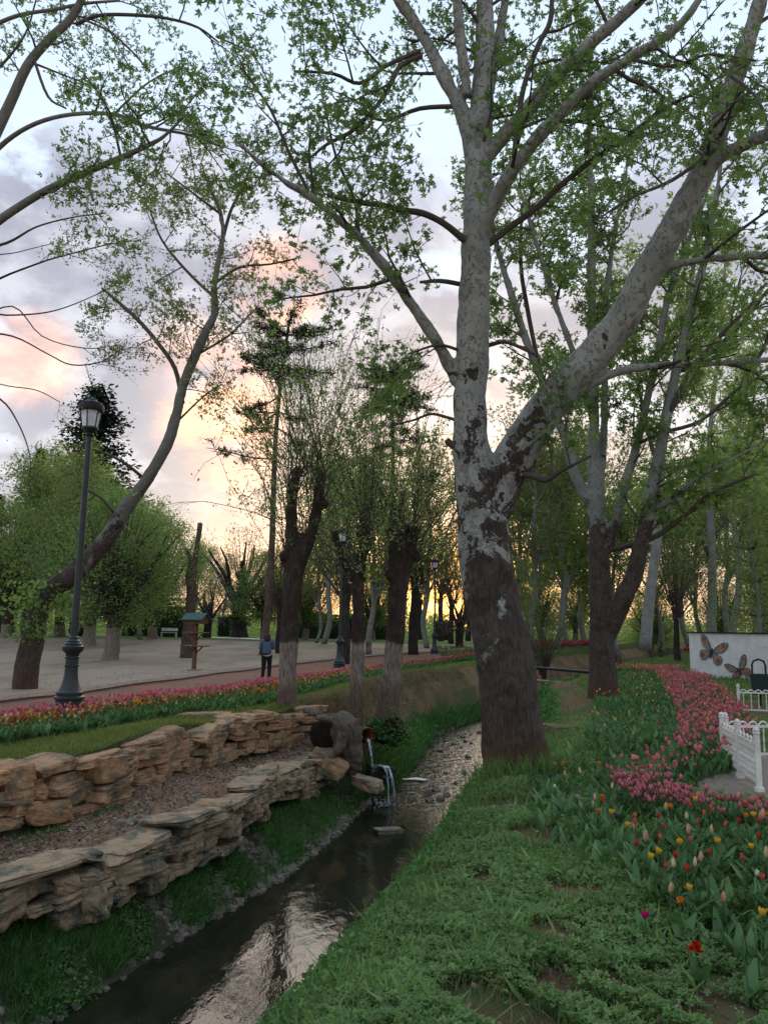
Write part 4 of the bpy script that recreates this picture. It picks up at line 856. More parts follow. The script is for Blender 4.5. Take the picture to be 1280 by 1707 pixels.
for u0, u1, d_, hh, lab in [(-40, 22, 82, 2.6, 'clipped hedge at the far left edge'), (118, 150, 86, 2.4, 'narrow clipped hedge left of the near lamp pole'), (205, 258, 80, 2.6, 'clipped dark hedge between the far lamp and the leafy tree'), (262, 308, 78, 2.8, 'yellow green clipped hedge left of the bird feeder'), (365, 385, 88, 2., 'small square yellow hedge by the far path'), (498, 545, 84, 2.6, 'clipped hedge right of the first willow'), (545, 655, 86, 2.5, 'long clipped hedge behind the second lamp'), (725, 748, 92, 2., 'small yellow hedge left of the big plane trunk')]:
    hedge(u0, u1, d_, hh, lab)

# ------------------------------------------------------------------ stone walls
def stone_mesh(seed, name='stone', k=6, mat_=None, strata=.012, rnd=12., amp=.10):
    rng = np.random.default_rng(seed); g = np.linspace(-1, 1, k + 1); idx = {}; V = []; Fs = []
    def vid(p):
        q = tuple(np.round(p, 4))
        if q not in idx: idx[q] = len(V); V.append(p)
        return idx[q]
    for ax in range(3):
        for sg in (-1, 1):
            for i in range(k):
                for j in range(k):
                    c = []
                    for (a, b) in ((i, j), (i + 1, j), (i + 1, j + 1), (i, j + 1)):
                        p = np.zeros(3); p[ax] = sg; p[(ax + 1) % 3] = g[a]; p[(ax + 2) % 3] = g[b]; c.append(vid(p))
                    Fs.append(c if sg > 0 else c[::-1])
    V = np.array(V); L = (np.abs(V) ** rnd).sum(1) ** (1 / rnd); V = V / L[:, None]
    off = rng.uniform(0, 50, 3); sk = rng.uniform(-.18, .18, 4); nrm_ = nrm(V)
    for i in range(len(V)):
        p = Vector(V[i] * [1.6, 1., 1.2] + off); n1 = mnoise.noise(p * .9); n2 = mnoise.noise(p * 2.7)
        cell = mnoise.voronoi(p * 1.1)[0]; V[i] = V[i] + nrm_[i] * (amp * n1 * 1.8 + amp * n2 * .8 + (cell[1] - cell[0]) * .12 - .06)
        V[i] += np.array([1, 1, 0]) * nrm_[i] * strata * (1 if sin(V[i][2] * 9 + off[0]) > .2 else -1)
    V[:, 2] += V[:, 0] * sk[0] + V[:, 1] * sk[1] * .5; V[:, 0] += V[:, 2] * sk[2]; V[:, 2] *= 1 + sk[3] * V[:, 0]
    V *= .5
    me = bpy.data.meshes.new(name); me.from_pydata([tuple(v) for v in V], [], Fs); me.materials.append(mat_); me.update(); return me
ST_A = [stone_mesh(s, mat_=M_STONE) for s in range(12)]
ST_B = [stone_mesh(s + 40, mat_=M_STONE2) for s in range(12)]
def face_dir(c, y):
    dx = (cv(c, y + .3) - cv(c, y - .3)) / .6; t = np.array([dx, 1, 0]) / sqrt(dx * dx + 1); return t, np.array([t[1], -t[0], 0])
def drywall(name, label, c, y0, y1, zb, zt, courses, meshes, seed, out_=.05, wmin=.3, wmax=.85, ragged=0., cap=True):
    rng = random.Random(seed); cx_ = float(cv(c, (y0 + y1) / 2)); root = empty(name, (cx_, (y0 + y1) / 2, zb), label, 'stone wall'); H = zt - zb; edges = [0]
    for k in range(courses): edges.append(edges[-1] + rng.uniform(.7, 1.3))
    edges = [zb + H * e / edges[-1] for e in edges]; top = []
    for k in range(courses):
        y = y0 + rng.uniform(-.3, 0); hz = edges[k + 1] - edges[k]
        while y < y1:
            w_ = rng.choice([rng.uniform(wmin, wmin * 1.5), rng.uniform(wmin, wmax), wmax * rng.uniform(.8, 1.1)]) * (1.15 if k == courses - 1 else 1); yc_ = y + w_ / 2; t, nn = face_dir(c, yc_); step = w_ * t[1]
            big = rng.random() < .3 and k < courses - 1; hh = hz * (rng.uniform(1.6, 2.1) if big else rng.uniform(.75, 1.15)); taper = np.clip((y1 - yc_) / .8, .3, 1)
            if k == 0 and rng.random() < ragged: y += step; continue
            dep = rng.uniform(.30, .46) * (1.5 if k == courses - 1 else 1); z = edges[k] + hz / 2 + (hz * .4 if big else 0) + rng.uniform(-.03, .03) + .05 * sin(yc_ * 2.3 + seed); o_ = out_ + rng.uniform(-.07, .09) + (.07 if k == courses - 1 and cap else 0) + (.05 if big else 0)
            p = np.array([float(cv(c, yc_)), yc_, z]) + nn * (o_ - dep / 2 + .12)
            o = link('stone', meshes[rng.randrange(len(meshes))], root, loc=tuple(p - np.array(root.location)), rot=(rng.uniform(-.10, .10), rng.uniform(-.09, .09), math.atan2(t[1], t[0]) + rng.choice([0, pi]) + rng.uniform(-.3, .3)), scale=(w_ * rng.uniform(.98, 1.1), dep, hh * 1.08)); y += step * rng.uniform(.93, 1.0)
    return root
drywall('stone_wall', 'upper dry stone wall of sandstone edging the lawn above the dirt terrace', cX2, 7.0, 16.7, -.72, -.0, 5, ST_A, 5, out_=.10, wmin=.25, wmax=.8)
drywall('stone_wall', 'lower mossy stone wall holding the dirt terrace above the stream', cX1, 6.2, 15.6, -1.38, -.72, 5, ST_B, 9, out_=.16, wmin=.25, wmax=.85, ragged=.3)

M_WET = simple('wet_rock', (.028, .028, .024), .2, 9, .5, .6, bstr=.5, bdist=.03)
def rock(u, v, dz, size, label, mats, seed, rot=(0, 0, 0), p=None, name='rock'):
    p = Gp(u, v) if p is None else np.asarray(p); me = stone_mesh(seed, mat_=mats, name=name)
    o = link(name, me, None, loc=(p[0], p[1], p[2] + dz), rot=rot, scale=size); return tag(o, label, 'rock')
pS = P(545, 1275, 15.2); rock(0, 0, 0, (.75, .35, .40), 'pale triangular sandstone slab leaning below the hollow stump', M_STONE, 91, (0, .35, .1), p=pS)
rock(0, 0, 0, (.5, .42, .40), 'dark wet boulder under the water falling from the drain pipe', M_WET, 92, (0, 0, .4), p=(*(P(630, 1288, 16.8)[:2]), -1.35))
rock(0, 0, 0, (.6, .36, .2), 'flat rock lying at the water edge below the hollow stump', M_STONE2, 93, (0, .2, -.5), p=P(612, 1306, 15.8))
rock(0, 0, 0, (.5, .25, .12), 'low flat rock lying in the shallow stream below the outfall', M_PEB, 94, (0, 0, .4), p=(*(P(650, 1352, 14.2)[:2]), WATER + .02))
rock(0, 0, -.05, (.8, .6, .34), 'sandy earth clod beside the big plane trunk', M_DRYB, 96, (0, .0, .3), p=Gp(938, 1220))
rock(0, 0, 0, (1.0, .45, .14), 'flat pale stone lying in the lawn above the wall', M_STONE, 97, (0, 0, .2), p=Gp(338, 1194))
# pebbles along the water
rng = np.random.default_rng(8); ico = stone_mesh(3, k=2, mat_=M_PEB); iv = np.array([v.co[:] for v in ico.vertices]); it = []
for f in ico.polygons: a_ = list(f.vertices); it += [(a_[0], a_[1], a_[2]), (a_[0], a_[2], a_[3])]
it = np.array(it); n = 2600; y = rng.uniform(5, 30, n) ; y = np.where(rng.random(n) < .5, rng.uniform(9.5, 15, n), y); xl = cv(cXL, y); x = xl - np.abs(rng.normal(0, .45, n)) + .12; fr = rng.random(n) < .025; x = np.where(fr, rng.uniform(0, 1, n) * (cv(cXR, y) - xl) + xl, x); y = np.where(fr, rng.uniform(16, 34, n), y); x = np.where(fr, cv(cXL, y) + rng.uniform(0, 1, n) * (cv(cXR, y) - cv(cXL, y)), x)
z = np.where(fr, WATER - .01, np.maximum(h(x, y), WATER)); s = np.where(fr, rng.uniform(.04, .16, n), rng.uniform(.02, .10, n) * rng.uniform(.6, 1.3, n)); R = frames(n, rng, 1.)
V, T = inst((iv, it), np.stack([x, y, z], 1), s, R); tag(link('pebbles', mk('pebbles', V, T, M_PEB, smooth=False)), kind='stuff')

# hollow stump at the end of the wall, its loop of root round a dark hole
d = 15.6; sg = Geo()
for rows in [[(583, 1290, d, 26), (582, 1262, d, 42), (578, 1238, d, 48), (574, 1215, d, 50), (568, 1200, d, 38), (562, 1193, d, 20)], [(590, 1200, d, 18), (593, 1225, d, 22), (595, 1255, d, 20), (594, 1280, d, 12)],
             [(580, 1202, d, 22), (560, 1198, d, 17), (540, 1196, d + .1, 14), (525, 1190, d + .1, 12), (508, 1183, d + .2, 9)], [(568, 1206, d, 11), (578, 1224, d - .1, 13), (576, 1243, d - .2, 13), (562, 1256, d - .3, 13), (542, 1264, d - .4, 12), (520, 1268, d - .5, 9)],
             [(565, 1262, d - .1, 12), (575, 1278, d - .1, 16), (600, 1284, d, 10)], [(528, 1196, d - .1, 9), (546, 1197, d - .3, 12), (562, 1204, d - .4, 15), (572, 1219, d - .45, 17), (571, 1237, d - .45, 17), (560, 1252, d - .5, 15), (544, 1262, d - .5, 13), (526, 1266, d - .55, 10), (514, 1262, d - .6, 7)]]:
    p, r = limbpx(rows, 4); sg.tube(p, r, 14, cap=True, rough=.07)
b = P(575, 1280, d); cq = P(545, 1226, d + .45); shade_block = stone_mesh(77, 'hole_shade', mat_=simple('hole_shade_dark', (.02, .014, .010), .95, 9), rnd=3., strata=0); so = link('tree_stump', mk('tree_stump', np.concatenate(sg.V) - b, np.concatenate(sg.T), M_WOOD), None, loc=tuple(b)); tag(so, 'hollow grey tree stump with a looping root at the end of the wall', 'stump'); link('hole_shade', shade_block, so, loc=tuple(cq - b), scale=(.72, .35, .62))  # near-black block added behind the loop, standing in for the hole's shade
md = so.modifiers.new('join', 'REMESH'); md.mode = 'VOXEL'; md.voxel_size = .018; md.use_smooth_shade = True
tx = bpy.data.textures.new('knots', 'CLOUDS'); tx.noise_scale = .14; dm = so.modifiers.new('knots', 'DISPLACE'); dm.texture = tx; dm.strength = .07
tx = bpy.data.textures.new('knots', 'CLOUDS'); tx.noise_scale = .5; dm = so.modifiers.new('lumps', 'DISPLACE'); dm.texture = tx; dm.strength = .06
# roots under the gnarled willow
rg = Geo(); rng = np.random.default_rng(4); b = P(645, 1200, 18.2)
for k in range(14):
    a = rng.uniform(-2.6, -.4); l = rng.uniform(.25, .6); q = [b + [0, 0, rng.uniform(-.1, .15)]]; dd = np.array([cos(a), sin(a) * .8, -.25])
    for j in range(5): dd = nrm(dd + rng.normal(0, .3, 3) + [0, 0, -.12]); q.append(q[-1] + dd * l / 4)
    q = smooth(np.array(q), 3); rg.tube(q, np.linspace(.10, .03, len(q)), 8, rough=.06)
KG = [o for o in COL.objects if o.name.startswith('willow_tree') and o.get('label', '').startswith('gnarled')][0]
for q_, s_ in ((P(648, 1212, 18.1), (.7, .5, .36)), (P(632, 1222, 18.0), (.6, .5, .4)), (P(662, 1226, 18.3), (.5, .45, .5))): link('root_mound', stone_mesh(int(s_[0] * 100), 'root_mound', mat_=B_DARK, strata=0, rnd=3., amp=.2), KG, loc=tuple(q_ - np.array(KG.location)), scale=s_)
ro = link('roots', mk('roots', np.concatenate(rg.V) - np.array(KG.location), np.concatenate(rg.T), B_DARK), KG)
rng = np.random.default_rng(41); nn_ = 900; c_ = P(650, 1222, 17.75); q_ = c_ + rng.normal(size=(nn_, 3)) * [.42, .2, .22]; V, T = inst(OVAL, q_, rng.uniform(.04, .09, nn_), frames(nn_, rng, .5)); tag(link('root_weeds', mk('root_weeds', V, T, L_BANK, smooth=False)), kind='stuff')
# bare roots along the near bank edge
rg = Geo(); y = np.arange(3.6, 9.6, .35); 
for s_, off in ((1, 0.), (2, -.16), (3, .1)):
    rr = np.random.default_rng(s_); yy = y[(s_ == 2) * 3:len(y) - (s_ == 3) * 5]; x = cv(cXB, yy) - .10 + off + rr.normal(0, .06, len(yy)); q = smooth(np.stack([x, yy, h(x, yy) + .02 + rr.normal(0, .02, len(yy))], 1), 4); rg.tube(q, np.linspace(.028, .014, len(q)) * (1 + .3 * np.sin(np.arange(len(q)))), 7)
tag(link('tree_roots', rg.mesh('tree_roots', B_PINE)), 'bare pale roots creeping along the grassy edge of the stream bank', 'roots')

# drain pipe with water
pa, pb = P(585, 1222, 17.4), P(613, 1226, 16.6); ax = nrm(pb - pa); L = np.linalg.norm(pb - pa); root = empty('drain_pipe', tuple(pb), 'black corrugated drain pipe spilling water beside the hollow stump', 'pipe')
k = 60; t = np.linspace(-.4, L, k); pts = pa - pb + ax * t[:, None]; V, T = tube(pts, .155 + .010 * np.sin(np.arange(k) * 1.9), 24); link('pipe', mk('pipe', V, T, M_BLACK), root)
M_ORANGE = simple('orange_pipe_lining', (.42, .17, .04), .6, 6); V, T = tube(pts[20:], np.full(k - 20, .135), 24); link('lining', mk('lining', V, T, M_ORANGE), root)
def foammat():
    m, t, o = mat('falling_water'); p = pos(t); n = t.noise(t.scalev(p, (1, 1, .2)), 30, 4); bsdf(t, o, t.ramp(n, [(.4, (.06, .08, .09)), (.62, (.6, .64, .66))]), .15, n, .5, .02, .6); return m
M_FOAM = foammat(); jet = []
v0 = ax * .75; 
for i in range(10): tt = i * .055; jet.append(pb + [0, 0, -.09] + v0 * tt + np.array([0, 0, -4.9]) * tt * tt)
jet = np.array(jet); jet = jet[jet[:, 2] > -1.3]; V, T = tube(jet, np.linspace(.03, .02, len(jet)), 8, rough=.15); g = Geo(); g.add(V, T)
for k in range(4): 
    a = rng.uniform(-.6, 1.3); c = P(632, 1292, 16.6); c[2] = -1.13; q = np.array([c, c + [cos(a) * .2, -abs(sin(a)) * .2 - .05, -.03], c + [cos(a) * .30, -.3, -.28], c + [cos(a) * .34, -.36, -.75]]); s = smooth(q, 4); g.tube(s, np.linspace(.028, .012, len(s)), 6, rough=.3)
iv4 = iv * .5; nd = 150; cc = P(632, 1292, 16.6); ang = rng.uniform(0, 2 * pi, nd); rr4 = np.abs(rng.normal(0, .16, nd)); dp = np.stack([cc[0] + .12 + np.cos(ang) * rr4, cc[1] - .38 + np.sin(ang) * rr4, WATER + .01 + np.abs(rng.normal(0, .05, nd))], 1); V, T = inst((iv, it), dp, rng.uniform(.008, .03, nd), frames(nd, rng)); g.add(V, T)
tag(link('falling_water', g.mesh('falling_water', M_FOAM)), 'thin stream of water falling from the drain pipe over a dark boulder', 'water', kind='stuff')
# white scrap on the water
q = Gp(690, 1300); q = P(690, 1300, (1.7 + 1.83) / -ray(690, 1300)[2] * ray(690, 1300)[1]); mb = MB(); mb.prism([(-.22, 0), (.05, .1), (.14, .04), (.24, -.02), (.16, -.1), (.02, -.03), (-.2, -.06)], 0, .02, (0, 0, 0), (1, 0, 0), (0, 1, 0), (0, .1, 1)); o = mb.build('paper_scrap', M_WHITE, None, loc=(q[0], q[1], -1.83), scale=(1.3, 1.6, 1)); tag(o, 'white scrap of litter lying on the riffle of the stream', 'litter')
# ------------------------------------------------------------------ ground cover
def between(c0, c1, ylo, yhi, n, rng, pw=1.6):
    """points between two edge curves, denser nearby"""
    t = rng.random(n); e = 1 - pw
    y = (ylo ** e + t * (yhi ** e - ylo ** e)) ** (1 / e) if abs(e) > .01 else ylo * (yhi / ylo) ** t
    a, b = c0(y), c1(y); x = a + (b - a) * rng.random(n); return x, y
def pn2(x, y, s, o=0):
    return (np.sin(x * s + 1.3 * np.sin(y * s * .7 + o)) * np.sin(y * s * 1.1 + 1.7 * np.sin(x * s * .6 + o * 2)) + .5 * np.sin(x * s * 2.3 + y * s * 1.9 + o))
def put_blades(name, x, y, hgt, m, rng, lean=.35, wid=.1, z=None):
    z = h(x, y) if z is None else z; V, T = blades(np.stack([x, y, z - .01], 1), hgt, rng, lean, wid); return tag(link(name, mk(name, V, T, m, smooth=False)), kind='stuff')
def put_leaves(name, x, y, zoff, size, m, rng, tpl=OVAL, up=.8, z=None):
    z = (h(x, y) if z is None else z) + zoff; V, T = inst(tpl, np.stack([x, y, z], 1), size, frames(len(x), rng, up)); return tag(link(name, mk(name, V, T, m, smooth=False)), kind='stuff')
def tri_leaf():
    V = [np.zeros((1, 3))]; T = []; c = 1
    for a in (0, 2.1, -2.1): V.append(kite(.28, .62, a)); T += [(0, c, c + 1), (0, c + 1, c + 2)]; c += 3
    return np.concatenate(V), np.array(T)
TRIF = tri_leaf()
def pips(px, py, poly):
    ins = np.zeros(len(px), bool); j = len(poly) - 1
    for i in range(len(poly)):
        xi, yi = poly[i][:2]; xj, yj = poly[j][:2]; c = ((yi > py) != (yj > py)) & (px < (xj - xi) * (py - yi) / (yj - yi + 1e-12) + xi); ins ^= c; j = i
    return ins
MIX = [Gp(u, v)[:2] for u, v in [(905, 1300), (960, 1255), (1010, 1190), (1045, 1112), (1110, 1112), (1150, 1185), (1165, 1225), (1080, 1270), (1040, 1300), (1100, 1345), (1279, 1360)]] + [np.array([6.5, 7.6]), np.array([5.2, 4.6]), np.array([2.6, 3.5]), np.array([1.95, 4.0]), np.array([1.75, 4.7]), np.array([1.6, 5.6]), np.array([1.35, 6.8]), np.array([1.45, 8.2])]
DIRT = [(2.25, 8.4), (2.9, 7.3), (4.5, 6.9), (7.5, 7.4), (10, 10.5), (10, 12.6), (4.7, 12.4), (4.4, 11.2), (3.4, 9.4)]
PAVE = [(3.5, 9.1), (3.9, 8.2), (5.2, 7.9), (9, 8.4), (10, 11.5), (4.9, 11.5), (4.4, 10.4)]
def bare(x, y):
    m = (((x - 1.5) / .55) ** 2 + ((y - 3.95) / .42) ** 2 < 1)
    for cx_, cy_, a_, b_ in ((1.05, 4.75, .2, .22), (1.3, 5.5, .16, .3), (1.0, 4.1, .25, .2), (.75, 5.9, .12, .2)): m = m | (((x - cx_) / a_) ** 2 + ((y - cy_) / b_) ** 2 < 1)
    return m & (pn2(x, y, 9.) + RNG.normal(0, .4, len(x)) > -.6)
rng = np.random.default_rng(77)
N = 150000; x, y = between(lambda y: cv(cXB, y) - .9, lambda y: cv(cXB, y) + 3.2 + y * .25, 2.2, 30, N, rng, 2.0)
soil = bare(x, y) | (pn2(x, y, 3.7, 2.) > 1.12)
ok = ~soil & ~pips(x, y, PAVE); x, y = x[ok], y[ok]; keep_ = rng.random(len(x)) < np.where((y < 9) & (pn2(x, y, 1.9, 5.) < .1), .6, 1.); x, y = x[keep_], y[keep_]; tall = .045 + .045 * (pn2(x, y, 1.3, 1.) > .2) + .012 * (x < cv(cXB, y) + .3); put_blades('grass', x, y, tall * rng.uniform(.6, 1.5, len(x)) * (1 + y * .03), L_GRASS, rng, .4, .075)
N = 250000; x, y = between(lambda y: cv(cXB, y) - .75, lambda y: cv(cXB, y) + 2.4 + y * .12, 2.2, 17, N, rng, 2.1)
soil = bare(x, y) | (pn2(x, y, 3.7, 2.) > 1.12)
ok = ~soil & (pn2(x, y, 2.4, 3.) > -.75) & ~pips(x, y, PAVE); x, y = x[ok], y[ok]; hump = .04 + .02 * np.clip(pn2(x, y, 5., 1.) * .5 + .5, 0, 1.3) + .03 * np.clip(pn2(x * 1.3 + y * .4, y * .8 - x * .5, 11., 2.) * .5 + .5, 0, 1.3) + .035 * np.clip(pn2(x, y, 1.7, 4.), 0, 1)
put_leaves('clover', x, y, hump * rng.uniform(.2, 1.15, len(x)), rng.uniform(.016, .034, len(x)) * (1 + y * .04), L_CLOVER, rng, TRIF, .9)
# tall weeds at the big trunk and along the bank edge
N = 6000; x, y = between(lambda y: cv(cXB, y) - .5, lambda y: cv(cXB, y) + .25, 2.6, 26, N, rng, 1.4); put_blades('tall_grass', x, y, rng.uniform(.07, .15, N) + .16 * (rng.random(N) < .12), L_GRASS, rng, .4, .04)
x = main_base[0] + rng.normal(-.2, .55, 1500); y = main_base[1] - .45 + rng.normal(0, .25, 1500) ; put_blades('tall_grass', x, y, rng.uniform(.08, .38, 1500), L_GRASS, rng, .35, .04)
# dead blades, litter and small dandelions in the near bank
N = 6000; x, y = between(lambda y: cv(cXB, y) - .6, lambda y: cv(cXB, y) + 3, 2.3, 14, N, rng, 1.9); ok = ~bare(x, y); x, y = x[ok], y[ok]; N = len(x); put_blades('dead_grass', x, y, rng.uniform(.06, .2, N), L_DRY, rng, .8, .035)
N = 1500; x, y = between(lambda y: cv(cXB, y) - .3, lambda y: cv(cXB, y) + 3, 2.3, 12, N, rng, 1.9); put_leaves('fallen_leaves', x, y, rng.uniform(.01, .07, N), rng.uniform(.02, .05, N), L_LITTER, rng, KITE, 1.)
N = 2500; x = rng.uniform(1.0, 2.6, N); y = rng.uniform(3., 5., N); put_leaves('soil_crumbs', x, y, rng.uniform(0., .01, N), rng.uniform(.008, .03, N), L_LITTER, rng, KITE, .3)
N = 9000; x, y = between(lambda y: cv(cXB, y) - .4, lambda y: cv(cXB, y) + 2.2, 2.3, 9, N, rng, 1.9); ok = (pn2(x, y, 4.1, 6.) > .4) & ~bare(x, y); x, y = x[ok], y[ok]; put_blades('broad_weeds', x, y, rng.uniform(.08, .2, len(x)), L_CLOVER, rng, .7, .16)
# banks
N = 60000; x, y = between(lambda y: cv(cX1, y) - .05, lambda y: cv(cXL, y) + .0, 5.5, 17, N, rng, 1.3); ok = pn2(x, y, 1.9, .5) + rng.normal(0, .25, N) > -.12 ; x, y = x[ok], y[ok]; put_blades('bank_grass', x, y, rng.uniform(.07, .26, len(x)), L_BANK, rng, .5, .05)
N = 26000; x, y = between(lambda y: cv(cX1, y) + .05, lambda y: cv(cXL, y) + .15, 5.5, 17, N, rng, 1.0); ok = pn2(x, y, 2.2, 2.5) > .1; x, y = x[ok], y[ok]; put_leaves('bank_weeds', x, y, rng.uniform(.02, .14, len(x)), rng.uniform(.018, .042, len(x)), L_BANK, rng, OVAL, .7)
N = 30000; x, y = between(lambda y: cv(cX2, y) - .2, lambda y: cv(cXL, y) + .1, 17., 34, N, rng, 1.0); t = (x - cv(cX2, y)) / (cv(cXL, y) - cv(cX2, y)); ok = rng.random(N) < np.where(t > .72, 1., np.where(t < .25, .8, .15)); x, y, t = x[ok], y[ok], t[ok]
f = t > .6; put_blades('bank_grass', x[f], y[f], rng.uniform(.15, .45, f.sum()), L_BANK, rng, .5, .08); put_blades('dry_grass', x[~f], y[~f], rng.uniform(.08, .25, (~f).sum()), L_DRY, rng, .5, .08)
x, y = between(lambda y: cv(cX2, y) + .3, lambda y: cv(cXL, y) - .3, 17., 30, 7000, rng, 1.0); put_blades('dry_grass', x, y, rng.uniform(.06, .2, 7000), L_DRY, rng, .8, .06)
N = 22000; x, y = between(lambda y: cv(cXR, y) - .1, lambda y: cv(cXB, y), 4, 34, N, rng, .9); put_leaves('bank_weeds', x, y, rng.uniform(.02, .2, N), rng.uniform(.6, 1.2, N) * (.022 + .003 * y), L_BANK, rng, OVAL, .6)
# left lawn, litter on the terrace
cBF = [Gp(u, v)[:2] for u, v in [(-120, 1262), (0, 1245), (100, 1230), (200, 1213), (300, 1195), (440, 1178), (560, 1144), (640, 1126), (760, 1106)]]; cBF = sorted(cBF, key=lambda p: p[1]); cBF = (np.array([p[1] for p in cBF]), np.array([p[0] for p in cBF]))
cRF = [Gp(u, v)[:2] for u, v in [(-120, 1228), (0, 1212), (150, 1200)]]; cRF = sorted(cRF, key=lambda p: p[1]); cRF = (np.array([p[1] for p in cRF]), np.array([p[0] for p in cRF]))
N = 90000; x, y = between(lambda y: cv(cBF, y) - .3, lambda y: cv(cX2, y) + .02, 7., 40, N, rng, 1.7); put_blades('lawn_grass', x, y, rng.uniform(.03, .075, N) * (1 + y * .03), L_LAWN, rng, .5, .12)
N = 9000; x, y = between(lambda y: cv(cX2, y) + .2, lambda y: cv(cX1, y) - .0, 6., 17, N, rng, 1.2); put_leaves('fallen_leaves', x, y, rng.uniform(.0, .03, N), rng.uniform(.025, .075, N), L_LITTER, rng, KITE, 1.2)
N = 5000; x, y = between(lambda y: cv(cX2, y) + .15, lambda y: cv(cX2, y) + .6, 8., 16.5, N, rng, 1.2); ok = pn2(x, y, 2.2, 1.) > .3; x, y = x[ok], y[ok]; put_blades('terrace_grass', x, y, rng.uniform(.04, .12, len(x)), L_BANK, rng, .6, .07)
N = 2600; x, y = between(lambda y: cv(cKB, y) - 9, lambda y: cv(cPN, y) - .1, 12, 45, N, rng, 1.2); put_leaves('fallen_leaves', x, y, rng.uniform(.0, .015, N), rng.uniform(.04, .09, N), L_LITTER, rng, KITE, 2.)
# far lawns
N = 40000; x, y = between(lambda y: cv(cXB, y) + 1, lambda y: cv(cXB, y) + 16, 20., 75, N, rng, 1.2); put_blades('grass', x, y, rng.uniform(.1, .22, N), L_GRASS, rng, .5, .25)

# ------------------------------------------------------------------ tulips
def flower(kind, c0, c1, lod=2, seed=0, rim=None):
    """cup of six petals with colours running from base c0 to rim c1; unit height 1"""
    rng = np.random.default_rng(seed); V = []; T = []; Cc = []
    if kind == 'double':
        for k in range(46):
            a = rng.uniform(0, 6.28); el = rng.uniform(-.1, 1.4); d_ = np.array([cos(a) * cos(el), sin(a) * cos(el), sin(el)]); e = nrm(np.cross(d_, rng.normal(size=3))); c = len(V); o = np.array([0, 0, .35]); V += [o + d_ * .15, o + d_ * .42 + e * .16, o + d_ * .58, o + d_ * .42 - e * .16]; T += [(c, c + 1, c + 2), (c, c + 2, c + 3)]; Cc += [c0, c1, c1, c1]
        return np.array(V), np.array(T), np.array(Cc)
    prof = {'cup': [(.06, 0), (.30, .22), (.36, .5), (.30, .8), (.17, 1.)], 'tall': [(.06, 0), (.24, .18), (.27, .45), (.20, .78), (.07, 1.08)], 'open': [(.06, 0), (.36, .22), (.50, .5), (.52, .72), (.48, .85)], 'bud': [(.04, 0), (.15, .2), (.17, .45), (.11, .8), (.02, 1.1)]}[kind]
    npet = 6 if lod == 2 else 5
    if lod >= 1:
        for k in range(npet):
            a0 = 2 * pi * k / npet; wob = rng.uniform(.9, 1.12); tl = rng.uniform(.9, 1.08); inn = .9 if k % 2 else 1.; c = len(V); W_ = [.25, .62, .66, .52, .0] if lod == 2 else [.4, .7, .7, .5, .0]
            for i, (r_, z_) in enumerate(prof):
                col = np.array(c0) * (1 - i / 4) + np.array(c1) * (i / 4); edge = np.array(rim if rim is not None and i > 0 else c1)
                for s_ in ((-1, 0, 1) if lod == 2 else (-1, 1)):
                    a = a0 + s_ * W_[i]; rr = r_ * wob * inn * (1.0 if s_ == 0 else .96); V.append(np.array([cos(a) * rr, sin(a) * rr, z_ * tl])); Cc.append(col if s_ == 0 else (col * .35 + edge * .65 if rim is not None and lod < 2 else col * .55 + edge * .45 if rim is not None else col * .45 + edge * .55))
            m = 3 if lod == 2 else 2
            for i in range(4):
                for s_ in range(m - 1): q = c + i * m + s_; T += [(q, q + 1, q + m + 1), (q, q + m + 1, q + m)]
    else:
        for i, (r_, z_) in enumerate([prof[0], prof[2], prof[4]]):
            for k in range(5): a = 2 * pi * k / 5 + i * .3; V.append(np.array([cos(a) * r_, sin(a) * r_, z_])); Cc.append(np.array(c0) * (1 - i / 2) + np.array(c1) * i / 2)
        for i in range(2):
            for k in range(5): q = i * 5 + k; q2 = i * 5 + (k + 1) % 5; T += [(q, q2, q2 + 5), (q, q2 + 5, q + 5)]
        T += [(10, 11, 12), (10, 12, 13), (10, 13, 14)]
    return np.array(V), np.array(T), np.array(Cc)
GRN = (.10, .20, .07)
def tulip_leaf(L, w_, seed, bend=.5):
    rng = np.random.default_rng(seed); V = []; T = []; a = rng.uniform(0, 6.28); d_ = np.array([cos(a), sin(a), 0]); e = np.array([-sin(a), cos(a), 0]); W_ = [.35, .8, 1., .75, .35, 0]
    for i in range(6):
        t = i / 5; c = d_ * (L * bend * t ** 1.6) + np.array([0, 0, L * (t - .35 * bend * t * t * t)]); V += [c - e * w_ * W_[i], c + d_ * -w_ * .35 * W_[i], c + e * w_ * W_[i]]
    for i in range(5):
        for s_ in (0, 1): q = i * 3 + s_; T += [(q, q + 1, q + 4), (q, q + 4, q + 3)]
    return np.array(V), np.array(T)
RED = (.42, .055, .03); PINKC = (.62, .40, .28); CREAM = (.62, .52, .30); YEL = (.66, .42, .05); ORG = (.62, .20, .03); PUR = (.10, .04, .12); MAG = (.42, .02, .12); LIL = (.42, .32, .42); WHT = (.62, .60, .50); BUD = (.20, .28, .10); DBL = (.55, .03, .01); SAL = (.50, .13, .08)
CR0, CR1, RIM = (.38, .012, .035), (.64, .13, .16), (.80, .56, .55)
KINDS_T = {'red': ('cup', (.30, .03, .02), RED), 'salmon': ('cup', (.40, .08, .05), SAL), 'pink': ('tall', (.52, .18, .13), PINKC), 'cream': ('tall', (.48, .36, .15), CREAM), 'yellow': ('open', (.55, .28, .02), YEL), 'orange': ('open', (.5, .12, .02), ORG), 'purple': ('cup', (.07, .02, .08), PUR), 'magenta': ('open', (.3, .01, .08), MAG), 'lilac': ('cup', (.3, .22, .3), LIL), 'white': ('cup', (.5, .5, .3), WHT), 'bud': ('bud', (.10, .18, .06), BUD), 'double': ('double', (.35, .01, .005), DBL)}
FL = {k: [None] * 3 for k in KINDS_T}
